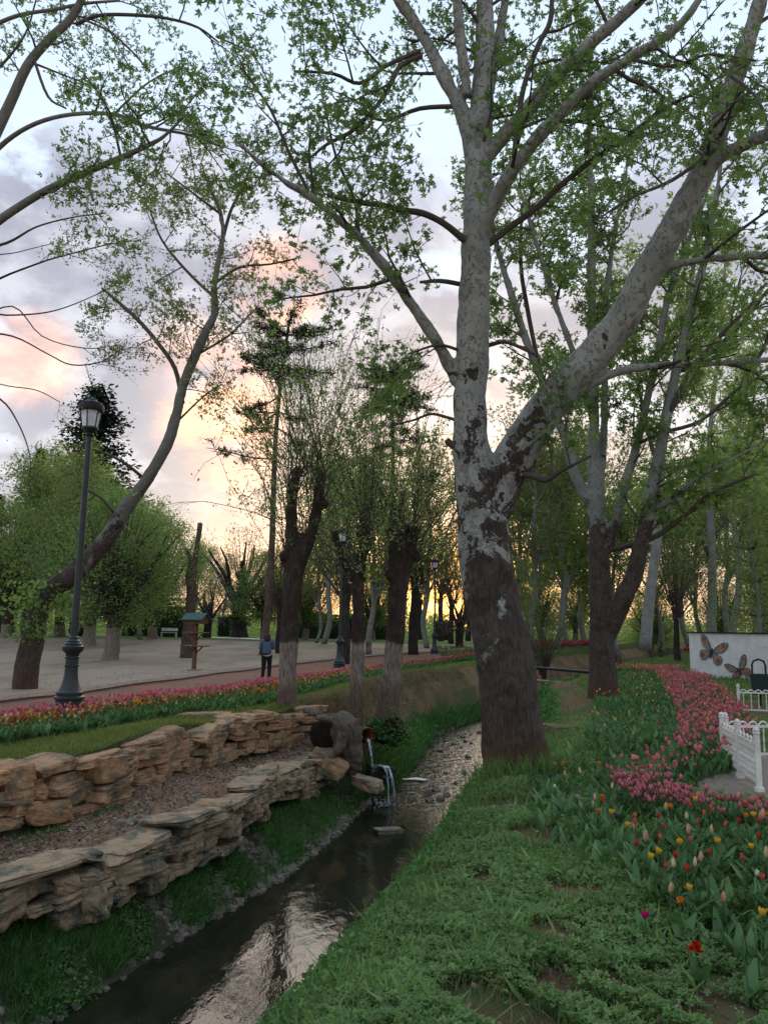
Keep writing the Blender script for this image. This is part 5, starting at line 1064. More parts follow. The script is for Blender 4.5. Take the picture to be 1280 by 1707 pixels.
for k, (sh, a_, b_) in KINDS_T.items():
    for s_ in range(3): V, T, Cc = flower(sh, a_, b_, 2, s_); FL[k][s_] = mk('flower', V, T, M_FLOWER, Cc)
M_STEM = simple('tulip_stem', (.06, .12, .05), .6, 20)
STEM = [mk('stem', *tube(smooth(np.array([(0, 0, -.03), (b_ * .3, 0, .4), (b_, b_ * .3, 1.)]), 3) , np.array([.013] * 7), 5), M_STEM) for b_ in (.0, .06, -.08)]
LEAF = [mk('leaf', *tulip_leaf(1., .13, s_, b_), L_TULIP) for s_, b_ in ((1, .5), (2, .9), (3, .3), (4, .7))]
near = [(1004, 1329, 'orange'), (1005, 1336, 'red'), (1003, 1352, 'orange'), (1015, 1354, 'yellow'), (1027, 1362, 'purple'), (1060, 1360, 'salmon'), (1064, 1370, 'salmon'), (1058, 1377, 'pink'), (1096, 1361, 'red'), (1102, 1380, 'red'), (1076, 1397, 'pink'), (1060, 1406, 'red'), (1108, 1396, 'salmon'), (1123, 1427, 'red'), (1118, 1441, 'cream'), (1110, 1444, 'salmon'), (1145, 1449, 'red'), (1158, 1440, 'cream'), (1172, 1430, 'pink'), (1180, 1422, 'red'), (1144, 1385, 'pink'), (1151, 1389, 'bud'), (1154, 1400, 'salmon'), (1134, 1405, 'yellow'), (1141, 1362, 'cream'), (1110, 1346, 'cream'), (1122, 1345, 'orange'), (1160, 1332, 'yellow'), (1149, 1344, 'salmon'), (1159, 1371, 'salmon'), (1174, 1356, 'salmon'), (1184, 1348, 'salmon'), (1186, 1385, 'cream'), (1191, 1402, 'yellow'), (1211, 1375, 'salmon'), (1227, 1369, 'red'), (1239, 1345, 'red'), (1247, 1360, 'orange'), (1254, 1358, 'yellow'), (1264, 1361, 'pink'), (1271, 1359, 'pink'), (1260, 1369, 'red'), (1279, 1358, 'orange'), (1261, 1395, 'red'), (1258, 1411, 'yellow'), (1278, 1424, 'cream'), (1265, 1456, 'white'), (1269, 1462, 'salmon'), (1238, 1431, 'salmon'), (1175, 1475, 'bud'), (1117, 1482, 'cream'), (1143, 1480, 'yellow'), (1137, 1501, 'orange'), (1211, 1497, 'pink'), (1207, 1479, 'bud'), (1264, 1522, 'yellow'), (1263, 1545, 'bud'), (1244, 1561, 'bud'), (1073, 1527, 'magenta'), (1163, 1585, 'double'), (1101, 1419, 'yellow'), (1084, 1428, 'yellow'), (1042, 1375, 'yellow'), (922, 1274, 'orange'), (937, 1273, 'orange'), (940, 1292, 'pink'), (920, 1295, 'purple'), (924, 1311, 'white'), (945, 1322, 'purple'), (967, 1329, 'lilac'), (988, 1330, 'cream'), (985, 1341, 'cream'), (996, 1273, 'orange'), (1025, 1262, 'cream'), (971, 1286, 'cream'), (1024, 1311, 'cream')]
uniq = {(1172, 1430): 'tall pink and cream tulip standing beside a red one in the near bed', (1211, 1497): 'large pale pink pointed tulip nearest the right edge of the near bed', (1264, 1522): 'bright yellow tulip low at the right edge', (1073, 1527): 'single magenta tulip at the weedy edge of the near bed', (1163, 1585): 'big double scarlet tulip just above the bare soil in the corner', (1137, 1501): 'half open orange tulip below the yellow one', (1143, 1480): 'yellow tulip above the half open orange one', (1117, 1482): 'cream pink tulip left of the yellow one', (1058, 1377): 'tall pink tulip at the left of the near bed', (1096, 1361): 'flat open red tulip behind the near bed', (1160, 1332): 'golden tulip in front of the red and white band', (1027, 1362): 'dark purple tulip at the left of the near bed', (1060, 1406): 'bright red tulip at the left below the tall pink one', (922, 1274): 'orange tulip touching the foot of the big plane tree', (937, 1273): 'second orange tulip just right of the big plane trunk foot', (1265, 1456): 'small white tulip near the right edge', (920, 1295): 'dark purple tulip beneath the orange ones by the big trunk'}
words = {'red': 'red tulip with closed cup', 'salmon': 'small coral red tulip', 'pink': 'pink and cream pointed tulip', 'cream': 'cream pointed tulip', 'yellow': 'yellow open tulip', 'orange': 'orange open tulip', 'purple': 'dark purple tulip', 'lilac': 'pale lilac tulip', 'white': 'white tulip', 'bud': 'green unopened tulip bud', 'magenta': 'magenta tulip', 'double': 'double tulip'}
rng = np.random.default_rng(99); rn = random.Random(4)
for (u, v, kd) in near:
    hh = rng.uniform(.24, .33) * (.6 if kd in ('magenta', 'double') else 1); q = Gp(u, v, hh); zb = h1(q[0], q[1]); fs = {'double': .105, 'bud': .07, 'tall': .085, 'pink': .085, 'cream': .07, 'magenta': .06, 'yellow': .055, 'orange': .055}.get(kd, .058)
    lab = uniq.get((u, v)) or words[kd] + ' in the mixed bed before the crimson band'
    if (u, v) not in uniq and u < 1035: lab = words[kd] + ' in the grass right of the big trunk'
    t = empty('tulip', (q[0], q[1], zb), lab, 'tulip', 'tulips'); rz = rng.uniform(0, 6.28); st = rn.randrange(3); bnd = (.0, .06, -.08)[st] * hh; til = rng.uniform(-.15, .15)
    link('stem', STEM[st], t, scale=(hh, hh, hh), rot=(0, 0, 0)); fs *= rng.uniform(.68, .92); link('flower', FL[kd][rn.randrange(3)], t, loc=(bnd, bnd * .3, hh - .005 - fs * .3), rot=(til * 2, rng.uniform(-.3, .3), rz), scale=(fs * .88, fs * .88, fs * rng.uniform(.95, 1.15)))
    for k in range(3): l_ = rng.uniform(.17, .27); link('leaf', LEAF[rn.randrange(4)], t, loc=(0, 0, -.01), rot=(0, 0, rng.uniform(0, 6.28)), scale=(l_, l_, l_))
# tulip leaves filling the beds
def leaf_fill(n, x, y, lo, hi, rng, mats=L_TULIP, name='tulip_leaves', wd=.11):
    tp = tulip_leaf(1., wd, 1, .55); V0, T0 = tp; n = len(x); a = rng.uniform(0, 2 * pi, n); z = h(x, y); tl = rng.normal(0, .12, (n, 2)); c, s_ = np.cos(a), np.sin(a)
    R = np.stack([np.stack([c, s_, tl[:, 0]], 1), np.stack([-s_, c, tl[:, 1]], 1), nrm(np.stack([tl[:, 0], tl[:, 1], np.ones(n)], 1))], 1)
    V, T = inst(tp, np.stack([x, y, z - .02], 1), rng.uniform(lo, hi, n), R); return tag(link(name, mk(name, V, T, mats)), kind='stuff')
N = 90000; x = rng.uniform(0.8, 22, N); y = 3 + 40 * rng.random(N) ** 1.9; ok = pips(x, y, MIX) & ~bare(x, y); x, y = x[ok], y[ok]; ok = pn2(x, y, 3.) > -1.0; x, y = x[ok], y[ok]; leaf_fill(0, x, y, .14, .30, rng)
# bands of one kind of flower: density blobs along lines taken on the ground
def band(pxs, dz=.3):
    out = []
    for (u, v, w_) in pxs: q = Gp(u, v, dz); out.append((q[0], q[1], w_))
    return np.array(out)
def along(b, n, rng, spread=.5):
    seg = np.linalg.norm(np.diff(b[:, :2], axis=0), axis=1); wseg = seg * (b[:-1, 2] + b[1:, 2]) / 2; k = rng.choice(len(seg), n, p=wseg / wseg.sum()); t = rng.random(n)[:, None]; q = b[k] + (b[k + 1] - b[k]) * t; dd = nrm(b[k + 1, :2] - b[k, :2]); o = rng.uniform(-1, 1, n) * q[:, 2]; return q[:, 0] - dd[:, 1] * o, q[:, 1] + dd[:, 0] * o
def lowtulip(c0, c1, lod, fh=.16, seed=1, leafy=True, stem=.8, rim=None):
    V, T, Cc = flower('cup', c0, c1, lod, seed, rim); V = V * fh + [0, 0, 1 - fh]; Vs = [V]; Ts = [T]; Cs = [Cc]; n0 = len(V)
    sv = np.array([(-.015, 0, 0), (.015, 0, 0), (0, .0, 1 - fh * .95)]); Vs.append(sv); Ts.append(np.array([(0, 1, 2)]) + n0); Cs.append(np.array([GRN] * 3)); n0 += 3
    if leafy:
        for s_ in (1, 2):
            lv_, lt_ = tulip_leaf(.7, .10, s_ * 3, .55); lv_ = lv_[[0, 2, 6, 8, 12, 15]]; lt_ = np.array([(0, 1, 3), (0, 3, 2), (2, 3, 4), (3, 5, 4)]); Vs.append(lv_); Ts.append(lt_ + n0); Cs.append(np.array([GRN] * 6)); n0 += 6
    return np.concatenate(Vs), np.concatenate(Ts), np.concatenate(Cs)
def scatter_tulips(name, x, y, tpl, rng, hh=(.28, .40), kind='stuff'):
    V0, T0, C0 = tpl; n = len(x); a = rng.uniform(0, 2 * pi, n); tl = rng.normal(0, .09, (n, 2)); c, s_ = np.cos(a), np.sin(a); o = np.zeros(n)
    R = np.stack([np.stack([c, s_, o], 1), np.stack([-s_, c, o], 1), nrm(np.stack([tl[:, 0], tl[:, 1], np.ones(n)], 1))], 1); H_ = rng.uniform(*hh, n)
    V, T = inst((V0, T0), np.stack([x, y, h(x, y)], 1), H_, R); Cc = (C0[None] * rng.uniform(.8, 1.2, (n, 1, 1))).repeat(1, 0).reshape(-1, 3)
    return V, T, Cc
def bed(name, parts_):
    g = Geo()
    for V, T, Cc in parts_: g.add(V, T, Cc)
    return tag(link(name, g.mesh(name, M_FLOWER, False)), kind='stuff')
bR = band([(1085, 1112, .9), (1130, 1122, 1.0), (1150, 1140, .9), (1175, 1165, .85), (1190, 1190, .75), (1198, 1215, .65), (1180, 1236, .5), (1130, 1252, .42), (1085, 1268, .36), (1050, 1285, .30), (1050, 1300, .24)])
bR2 = band([(1040, 1302, .22), (1085, 1308, .26), (1130, 1318, .26), (1180, 1328, .2), (1240, 1336, .15), (1300, 1334, .15)]); bR3 = band([(1075, 1285, .2), (1110, 1300, .16)])
rng = np.random.default_rng(12)
bR[:, 2] *= .8; xa, ya = along(bR, 2600, rng); xb_, yb_ = along(bR2, 150, rng); xc_, yc_ = along(bR3, 30, rng); xr_ = np.concatenate([xa, xb_, xc_]); yr_ = np.concatenate([ya, yb_, yc_]); od = np.argsort(yr_); NIND = 222
TM = []
for s_ in range(5):
    kf = 1 + .1 * s_; V, T, Cc = flower(('cup', 'cup', 'tall', 'cup', 'open')[s_], tuple(c_ * (1 - .12 * s_) for c_ in CR0), tuple(c_ * (1.1 - .13 * s_) for c_ in CR1), 2, s_ + 10, RIM); V = V * [.145 * kf, .145 * kf, .18] + [0, 0, .83]; g = Geo(); g.add(V, T, Cc); sv, st_ = tube(np.array([(0, 0, -.05), (.02, 0, .4), (0, 0, .84)]), np.array([.014, .013, .013]), 5); g.add(sv, st_, np.tile(GRN, (len(sv), 1)))
    for q in range(3): lv_, lt_ = tulip_leaf(.68, .085, s_ * 5 + q, .6); g.add(lv_, lt_, np.tile(np.array(GRN) * RNG.uniform(.7, 1.1), (len(lv_), 1)))
    TM.append(g.mesh('tulip', M_FLOWER))
for i in od[:NIND]:
    hh = rng.uniform(.22, .36); o = link('tulip', TM[rn.randrange(5)], None, loc=(xr_[i], yr_[i], h1(xr_[i], yr_[i])), rot=(rng.normal(0, .17), rng.normal(0, .17), rng.uniform(0, 6.28)), scale=(hh, hh, hh)); tag(o, 'crimson tulip with whitish edges in the dense band before the white fence', 'tulip', 'crimson tulips of the near band')
lt1 = lowtulip(CR0, CR1, 1, rim=(.68, .26, .28)); x, y = xr_[od[NIND:]], yr_[od[NIND:]]; pk = rng.integers(0, 3, len(x)); parts_ = [scatter_tulips('', x[pk == q], y[pk == q], lowtulip(CR0, c_, 1, f_, 3 + q, rim=(.68, .26, .28)), rng, (.24, .42)) for q, (c_, f_) in enumerate([(CR1, .15), ((.66, .20, .22), .17), ((.45, .03, .06), .14)])]
mixx = [(.42, RED, (.3, .03, .02)), (.2, CREAM, (.5, .38, .2)), (.2, ORG, (.5, .15, .03)), (.1, YEL, (.5, .3, .03)), (.08, PINKC, (.5, .2, .15))]
def mixed(x, y, rng, lod=1, hh=(.28, .42), sel=mixx):
    out = []; k = rng.choice(len(sel), len(x), p=np.array([m_[0] for m_ in sel]) / sum(m_[0] for m_ in sel))
    for i, m_ in enumerate(sel):
        f = k == i
        if f.any(): out.append(scatter_tulips('', x[f], y[f], lowtulip(m_[2], m_[1], lod, .15), rng, hh))
    return out
bM = band([(1050, 1108, 1.6), (1090, 1135, 1.7), (1110, 1165, 1.5), (1110, 1200, 1.2), (1090, 1235, .9)]); x, y = along(bM, 260, rng); parts_ += mixed(x, y, rng, sel=[(.25, SAL, (.3, .03, .02)), (.25, CREAM, (.5, .38, .2)), (.2, ORG, (.5, .15, .03)), (.2, YEL, (.5, .3, .03)), (.05, PINKC, (.5, .2, .15)), (.05, PUR, PUR)])
bM2 = band([(1045, 1108, .7), (1080, 1112, .8), (1120, 1114, .6)]); x, y = along(bM2, 420, rng); parts_ += mixed(x, y, rng, 0, sel=[(.5, SAL, (.5, .2, .1)), (.3, CREAM, PINKC), (.2, ORG, RED)])
xo = rng.uniform(1.5, 6.4, 700); yo = rng.uniform(3.6, 8.2, 700); ok = pips(xo, yo, MIX) & (xo > yo * .5 + .08); parts_ += mixed(xo[ok], yo[ok], rng)
bed('tulip_bed', parts_)
x, y = along(bR, 5200, rng, .6); leaf_fill(0, x, y, .14, .26, rng); x, y = along(bM, 4200, rng); leaf_fill(0, x, y, .16, .3, rng); x, y = along(bR2, 900, rng); leaf_fill(0, x, y, .12, .22, rng)
# the long bed beside the path on the left
rng = np.random.default_rng(15); back = lambda y: cv(cPN, y) + .18; front = lambda y: cv(cBF, y); redf = lambda y: back(y) + .52 * (front(y) - back(y))
x, y = between(back, redf, 8, 75, 4200, rng, 1.15); x = x + rng.normal(0, .10, len(x)); parts_ = [scatter_tulips('', x[y > 30], y[y > 30], lowtulip(CR0, (.55, .2, .2), 0, .2), rng, (.3, .42)), scatter_tulips('', x[y <= 30], y[y <= 30], lt1, rng, (.3, .42))]
x, y = between(redf, front, 8, 60, 1500, rng, 1.2); parts_ += mixed(x, y, rng, 1, (.24, .4), sel=[(.4, ORG, (.5, .15, .03)), (.2, CREAM, (.5, .38, .2)), (.15, YEL, (.5, .3, .03)), (.25, RED, (.3, .03, .02))]); bed('tulip_bed', parts_)
x, y = between(back, front, 8, 60, 17000, rng, 1.15); leaf_fill(0, x, y, .14, .32, rng)
# far red band on the right, beyond the lawn
x = rng.uniform(11, 48, 7000); y = 60 + rng.uniform(0, 13, 7000) + (x - 20) * .15; ok = (x > cv(cXB, y) + 1) | (x < cv(cX2, y) - .5); x, y = x[ok], y[ok]; bed('tulip_bed', [scatter_tulips('', x, y, lowtulip((.40, .03, .05), (.5, .12, .13), 0, .5, leafy=False), rng, (.35, .55))])

# ------------------------------------------------------------------ street lamps
def lamp(u, v, label):
    q = Gp(u, v); root = empty('street_lamp', tuple(q), label, 'street lamp', 'lamps along the path'); S = 1.
    MB().box((0, 0, .10), (.50, .50, .34)).build('pedestal', M_CONC, root)
    pr = [(.225, .27), (.225, .33), (.205, .345), (.205, .38), (.232, .40), (.232, .43), (.20, .45), (.205, .48), (.205, .50), (.175, .53), (.14, .60), (.118, .68), (.105, .76), (.100, .86), (.100, .90), (.118, .905), (.118, .925), (.1, .93), (.098, 1.02), (.115, 1.03), (.115, 1.05), (.1, 1.06), (.105, 1.10), (.155, 1.15), (.165, 1.18), (.165, 1.22), (.13, 1.24), (.135, 1.26), (.105, 1.285), (.11, 1.30), (.078, 1.33), (.080, 1.36), (.058, 1.38)]
    MB().lathe(pr, n=28).build('base', M_IRON, root, smooth=True)
    MB().lathe([(.057, 1.36), (.052, 2.5), (.048, 3.6), (.044, 4.72)], n=18).build('pole', M_IRON, root, smooth=True)
    MB().lathe([(.044, 4.66), (.075, 4.70), (.06, 4.73), (.10, 4.77), (.135, 4.80), (.135, 4.83), (.05, 4.835)], n=20).build('collar', M_IRON, root, smooth=True)
    n = 6; mb = MB()
    for i in range(n):
        a0 = 2 * pi * (i + .5) / n; p0 = (cos(a0) * .13, sin(a0) * .13, 4.82); p1 = (cos(a0) * .175, sin(a0) * .175, 5.12); mb.tube([p0, p1], .010, 6)
    mb.build('lantern_frame', M_BLACK, root)
    for i in range(n):
        a0, a1 = 2 * pi * (i + .5) / n, 2 * pi * (i + 1.5) / n; V = [(cos(a0) * .126, sin(a0) * .126, 4.83), (cos(a1) * .126, sin(a1) * .126, 4.83), (cos(a1) * .168, sin(a1) * .168, 5.115), (cos(a0) * .168, sin(a0) * .168, 5.115)]; link('glass_pane', mk('glass_pane', V, [(0, 1, 2, 3)], M_GLASS, smooth=False), root)
    MB().lathe([(.175, 5.10), (.20, 5.11), (.21, 5.16), (.20, 5.21), (.17, 5.215), (.165, 5.25), (.09, 5.285), (.08, 5.31), (.03, 5.34), (.0, 5.36)], n=24, cap=False).build('lantern_roof', M_BLACK, root, smooth=True)
    MB().lathe([(.02, 4.83), (.05, 4.88), (.055, 4.98), (.03, 5.05), (.0, 5.06)], n=12, cap=False).build('bulb', M_WHITE, root, smooth=True)
    return root
for u, v, lab in [(112, 1208, 'nearest black iron street lamp, rising out of the tulips at the left'), (565, 1126, 'second black street lamp beside the willow with the sawn limb'), (724, 1099, 'third and smallest black street lamp, in front of the orange sunset')]: lo = lamp(u, v, lab); lo.scale = (1.1, 1.1, 1.1)
q = at(231, 74); lo = lamp(565, 1126, 'distant black lamp on the grass strip left of the bird feeder'); lo.location = tuple(q)

# ------------------------------------------------------------------ bird feeder
M_BWOOD = simple('brown_wood', (.13, .065, .035), .7, 9, .3); M_GROOF = simple('green_roof', (.035, .095, .07), .7, 12, .25)
q = Gp(323, 1118); ppm = F / q[1]; S = 1.; root = empty('bird_feeder', tuple(q), 'wooden bird feeder with a green roof and two shelves on one post', 'bird feeder', rz=-.4); Hh = 90 / ppm
MB().box((0, 0, 90 / ppm * .86 + .08), (.74, .42, .2)).build('house', M_BWOOD, root)
MB().box((0, 0, .02), (.45, .35, .05)).build('foot', M_CONC, root); MB().box((0, 0, Hh * .44), (.13, .13, Hh * .88)).build('post', M_BWOOD, root)
for z_, w_ in ((Hh * .44, 1.02), (Hh * .68, .96)):
    MB().box((0, 0, z_), (w_, .6, .045)).build('shelf', M_BWOOD, root)
    for s_ in (-1, 1): MB().tube([(s_ * .05, 0, z_ - .30), (s_ * .14, 0, z_ - .2), (s_ * .26, 0, z_ - .13), (s_ * .36, 0, z_ - .02)], .035, 6).build('brace', M_BWOOD, root)
zt = Hh * .86
for s_ in (-1, 1): mb = MB(); mb.box((s_ * .38, 0, zt + .07), (.04, .5, .2)); mb.prism([(-.28, zt + .15), (.28, zt + .15), (0, zt + .34)], -.02, .02, (s_ * .38, 0, 0), (0, 1, 0), (0, 0, 1), (1, 0, 0)); mb.build('gable', M_BWOOD, root)
for s_ in (-1, 1):
    for k in range(4): t = (k + .5) / 4; MB().box((0, s_ * .36 * t, zt + .38 - .27 * t), (1.04, .12, .03), rx=-s_ * .64).build('roof_board', M_GROOF, root)
MB().box((0, 0, zt - .02), (.8, .5, .04)).build('floor_board', M_BWOOD, root)

# ------------------------------------------------------------------ the woman on the path
M_SKIN = simple('skin', (.42, .25, .18), .6, 5, .08); M_DENIM = simple('denim', (.075, .12, .165), .85, 30, .3); M_TROU = simple('black_cloth', (.010, .010, .012), .8, 20, .2); M_HAIR = simple('brown_hair', (.035, .018, .012), .6, 30, .4); M_SHOE = simple('white_shoe', (.55, .52, .50), .6, 8, .1)
def skin_obj(name, verts, edges, rad, m, parent, sub=2):
    me = bpy.data.meshes.new(name); me.from_pydata(verts, edges, []); me.materials.append(m); o = link(name, me, parent); md = o.modifiers.new('skin', 'SKIN'); md.use_smooth_shade = True
    me.skin_vertices.new(name='') if not me.skin_vertices else None
    for i, r_ in enumerate(rad): me.skin_vertices[0].data[i].radius = r_ if isinstance(r_, tuple) else (r_, r_)
    me.skin_vertices[0].data[0].use_root = True; o.modifiers.new('smooth', 'SUBSURF').render_levels = sub; o.modifiers[-1].levels = sub; return o
q = Gp(443, 1138); pr = empty('person', tuple(q), 'woman seen from behind in a denim jacket and black trousers standing on the path', 'person', rz=.1); pr.scale = (1.0, 1.0, 1.0)
hgt = 81 / (F / q[1]); k = hgt / 1.62; pr.scale = (k, k, k)
B = [(0, 0, 1.30), (0, 0, 1.37), (0, 0, 1.44), (0, .03, 1.53), (.16, 0, 1.33), (.21, .0, 1.08), (.12, .17, 1.12), (.05, .22, 1.17), (-.16, 0, 1.33), (-.21, .0, 1.08), (-.12, .17, 1.12), (-.04, .22, 1.16)]
Eg = [(0, 1), (1, 2), (2, 3), (1, 4), (4, 5), (5, 6), (6, 7), (1, 8), (8, 9), (9, 10), (10, 11)]
Rd = [(.06, .05), (.07, .05), .045, (.075, .09), .045, .035, .03, .03, .045, .035, .03, .03]
skin_obj('body', B, Eg, Rd, M_SKIN, pr)
skin_obj('trousers', [(0, 0, .93), (.085, 0, .84), (.098, .02, .47), (.10, -.01, .11), (-.085, 0, .84), (-.092, .02, .47), (-.12, -.02, .11)], [(0, 1), (1, 2), (2, 3), (0, 4), (4, 5), (5, 6)], [(.15, .12), .105, .072, .055, .105, .072, .055], M_TROU, pr)
skin_obj('jacket', [(0, 0, .87), (0, 0, 1.08), (0, .01, 1.24), (0, 0, 1.36), (0, 0, 1.42), (.175, 0, 1.335), (.225, 0, 1.08), (.14, .16, 1.12), (-.175, 0, 1.335), (-.225, 0, 1.08), (-.14, .16, 1.12)], [(0, 1), (1, 2), (2, 3), (3, 4), (3, 5), (5, 6), (6, 7), (3, 8), (8, 9), (9, 10)], [(.175, .145), (.165, .13), (.165, .125), (.145, .10), .06, .07, .058, .045, .07, .058, .045], M_DENIM, pr)
skin_obj('hair', [(0, .0, 1.56), (0, -.03, 1.50), (0, -.06, 1.40), (0, -.065, 1.30)], [(0, 1), (1, 2), (2, 3)], [(.095, .10), (.11, .095), (.12, .07), (.09, .05)], M_HAIR, pr)
for s_, dx in ((1, .105), (-1, -.125)): MB().lathe([(.0, 0), (.05, .0), (.055, .03), (.045, .07), (.03, .10)], n=12).build('shoe', M_SHOE, pr, smooth=True, loc=(dx, .03, 0), scale=(1, 2.2, 1))
M_PHONE = M_BLACK

# ------------------------------------------------------------------ ornate garden fence
def arcpts(x0, x1, z0, hh, n=8): return [(x0 + (x1 - x0) * i / n, 0, z0 + hh * sin(pi * i / n)) for i in range(n + 1)]
M_bar = {}
def bar_mesh(L_, lat=True):
    key = round(L_, 3)
    if key not in M_bar: M_bar[key] = MB().lathe([(.010, 0), (.010, .1 * L_), (.018, .16 * L_), (.010, .22 * L_), (.010, .46 * L_), (.017, .5 * L_), (.010, .54 * L_), (.010, .78 * L_), (.018, .84 * L_), (.010, .9 * L_), (.010, L_)], n=8).mesh('baluster', M_WHITE, True)
    return M_bar[key]
def fence(p0, p1, label, nseg, style, hh=.62, posts=True, lastpost=True):
    p0 = np.array(p0, float); p1 = np.array(p1, float); dv_ = p1 - p0; L_ = np.linalg.norm(dv_[:2]); a = math.atan2(dv_[1], dv_[0]); root = empty('garden_fence', (p0[0], p0[1], min(p0[2], p1[2])), label, 'fence', rz=a); sl = L_ / nseg
    for i in range(nseg + (1 if lastpost else 0)): 
        mb = MB(); x = i * sl; mb.box((x, 0, hh * .5), (.055, .055, hh)); mb.lathe([(.03, hh), (.042, hh + .01), (.03, hh + .02), (.036, hh + .045), (.02, hh + .07), (.0, hh + .075)], c=(x, 0, 0), n=10, cap=False); mb.box((x, 0, .02), (.09, .09, .05)); mb.build('post', M_WHITE, root)
    for i in range(nseg):
        x0, x1 = i * sl + .028, (i + 1) * sl - .028; zt_ = hh * .80; zb_ = .09
        for z_ in (zb_, zt_): MB().box(((x0 + x1) / 2, 0, z_), (x1 - x0, .032, .030)).build('rail', M_WHITE, root)
        k = max(2, int(round((x1 - x0) / .16)))
        for j in range(k): a0 = x0 + (x1 - x0) * j / k; a1 = x0 + (x1 - x0) * (j + 1) / k; MB().tube(arcpts(a0, a1, zt_ + .012, .055), .011, 6).build('scallop', M_WHITE, root)
        if style == 'baluster':
            for j in range(k * 2 - 1 if sl < .5 else k): link('baluster', bar_mesh(zt_ - zb_), root, loc=(x0 + (x1 - x0) * (j + .5) / (k * 2 - 1 if sl < .5 else k), 0, zb_))
        else:
            m = max(4, int((x1 - x0) / .075))
            for j in range(m): link('bar', bar_mesh(zt_ - zb_), root, loc=(x0 + (x1 - x0) * (j + .5) / m, 0, zb_))
            for z_ in np.linspace(zb_, zt_, 7)[1:-1]: MB().box(((x0 + x1) / 2, 0, z_), (x1 - x0, .016, .016)).build('cross_bar', M_WHITE, root)
    return root
fa = Gp(1206, 1270); fb = Gp(1266, 1320)
fence(fa, fb, 'white lattice fence panel running towards the viewer at the right edge', 2, 'lattice', .62)
fc = fa + np.array([3.2, .5, 0]); fence(fa + np.array([.06, .02, 0]), fc, 'white scalloped fence running off right behind the lattice panel', 4, 'baluster', .56, lastpost=True)
fd = Gp(1232, 1190); fence(fd, fd + np.array([4.4, -1.2, 0]), 'farther white scalloped fence in front of the dark litter bin', 4, 'baluster', .58)
# litter bin
q = Gp(1268, 1176); root = empty('litter_bin', tuple(q), 'dark green litter bin with a tall arched handle behind the far fence', 'bin', rz=-.4); root.scale = (.85, .85, .92); M_BIN = simple('dark_green_metal', (.012, .03, .026), .5, 7, .3)
MB().box((0, 0, .12), (.06, .06, .34)).build('stand', M_BLACK, root); mb = MB(); V = [(sx * w_, sy * w_ * .7, z_) for z_, w_ in ((.26, .20), (.80, .24)) for sx, sy in ((-1, -1), (1, -1), (1, 1), (-1, 1))]; mb.raw(V, [(3, 2, 1, 0), (4, 5, 6, 7), (0, 1, 5, 4), (1, 2, 6, 5), (2, 3, 7, 6), (3, 0, 4, 7)]); mb.build('body', M_BIN, root)
MB().tube([(-.17, 0, .78), (-.17, 0, 1.02), (-.13, 0, 1.12), (0, 0, 1.17), (.13, 0, 1.12), (.17, 0, 1.02), (.17, 0, .78)], .028, 8).build('handle', M_BIN, root)
# ------------------------------------------------------------------ painted wall of the kiosk
A = Gp(1151, 1126)[:2]; Bw = A + np.array([2.8, -4.6]); dv_ = (Bw - A); L_ = np.linalg.norm(dv_); a = math.atan2(dv_[1], dv_[0]); za = h1(*A); zw = 1.7 - za + .02; root = empty('kiosk', (A[0], A[1], za), 'low white kiosk wall with a thin black roof edge and painted butterflies', 'kiosk', rz=a)
MB().box((L_ / 2, 1.7, zw / 2 - .1), (L_, 3.4, zw + .2)).build('wall', M_WALL, root); MB().box((L_ / 2, 1.7, zw + .03), (L_ + .12, 3.52, .05)).build('roof', M_BLACK, root)
MB().box((L_ * .88, -.35, zw - .42), (1.5, .75, .13)).build('awning', M_WHITE, root); MB().box((L_ * .92, -.012, zw - .95), (1.2, .03, .9)).build('hatch', M_BLACK, root)
def wallpt(u, v):
    r = ray(u, v); t = np.array([cos(a), sin(a), 0]); nn = np.array([sin(a), -cos(a), 0]); p0 = np.array([A[0], A[1], za]); k = ((p0 - EYE) @ nn) / (r @ nn); p = EYE + r * k - p0; return p @ t, p[2]
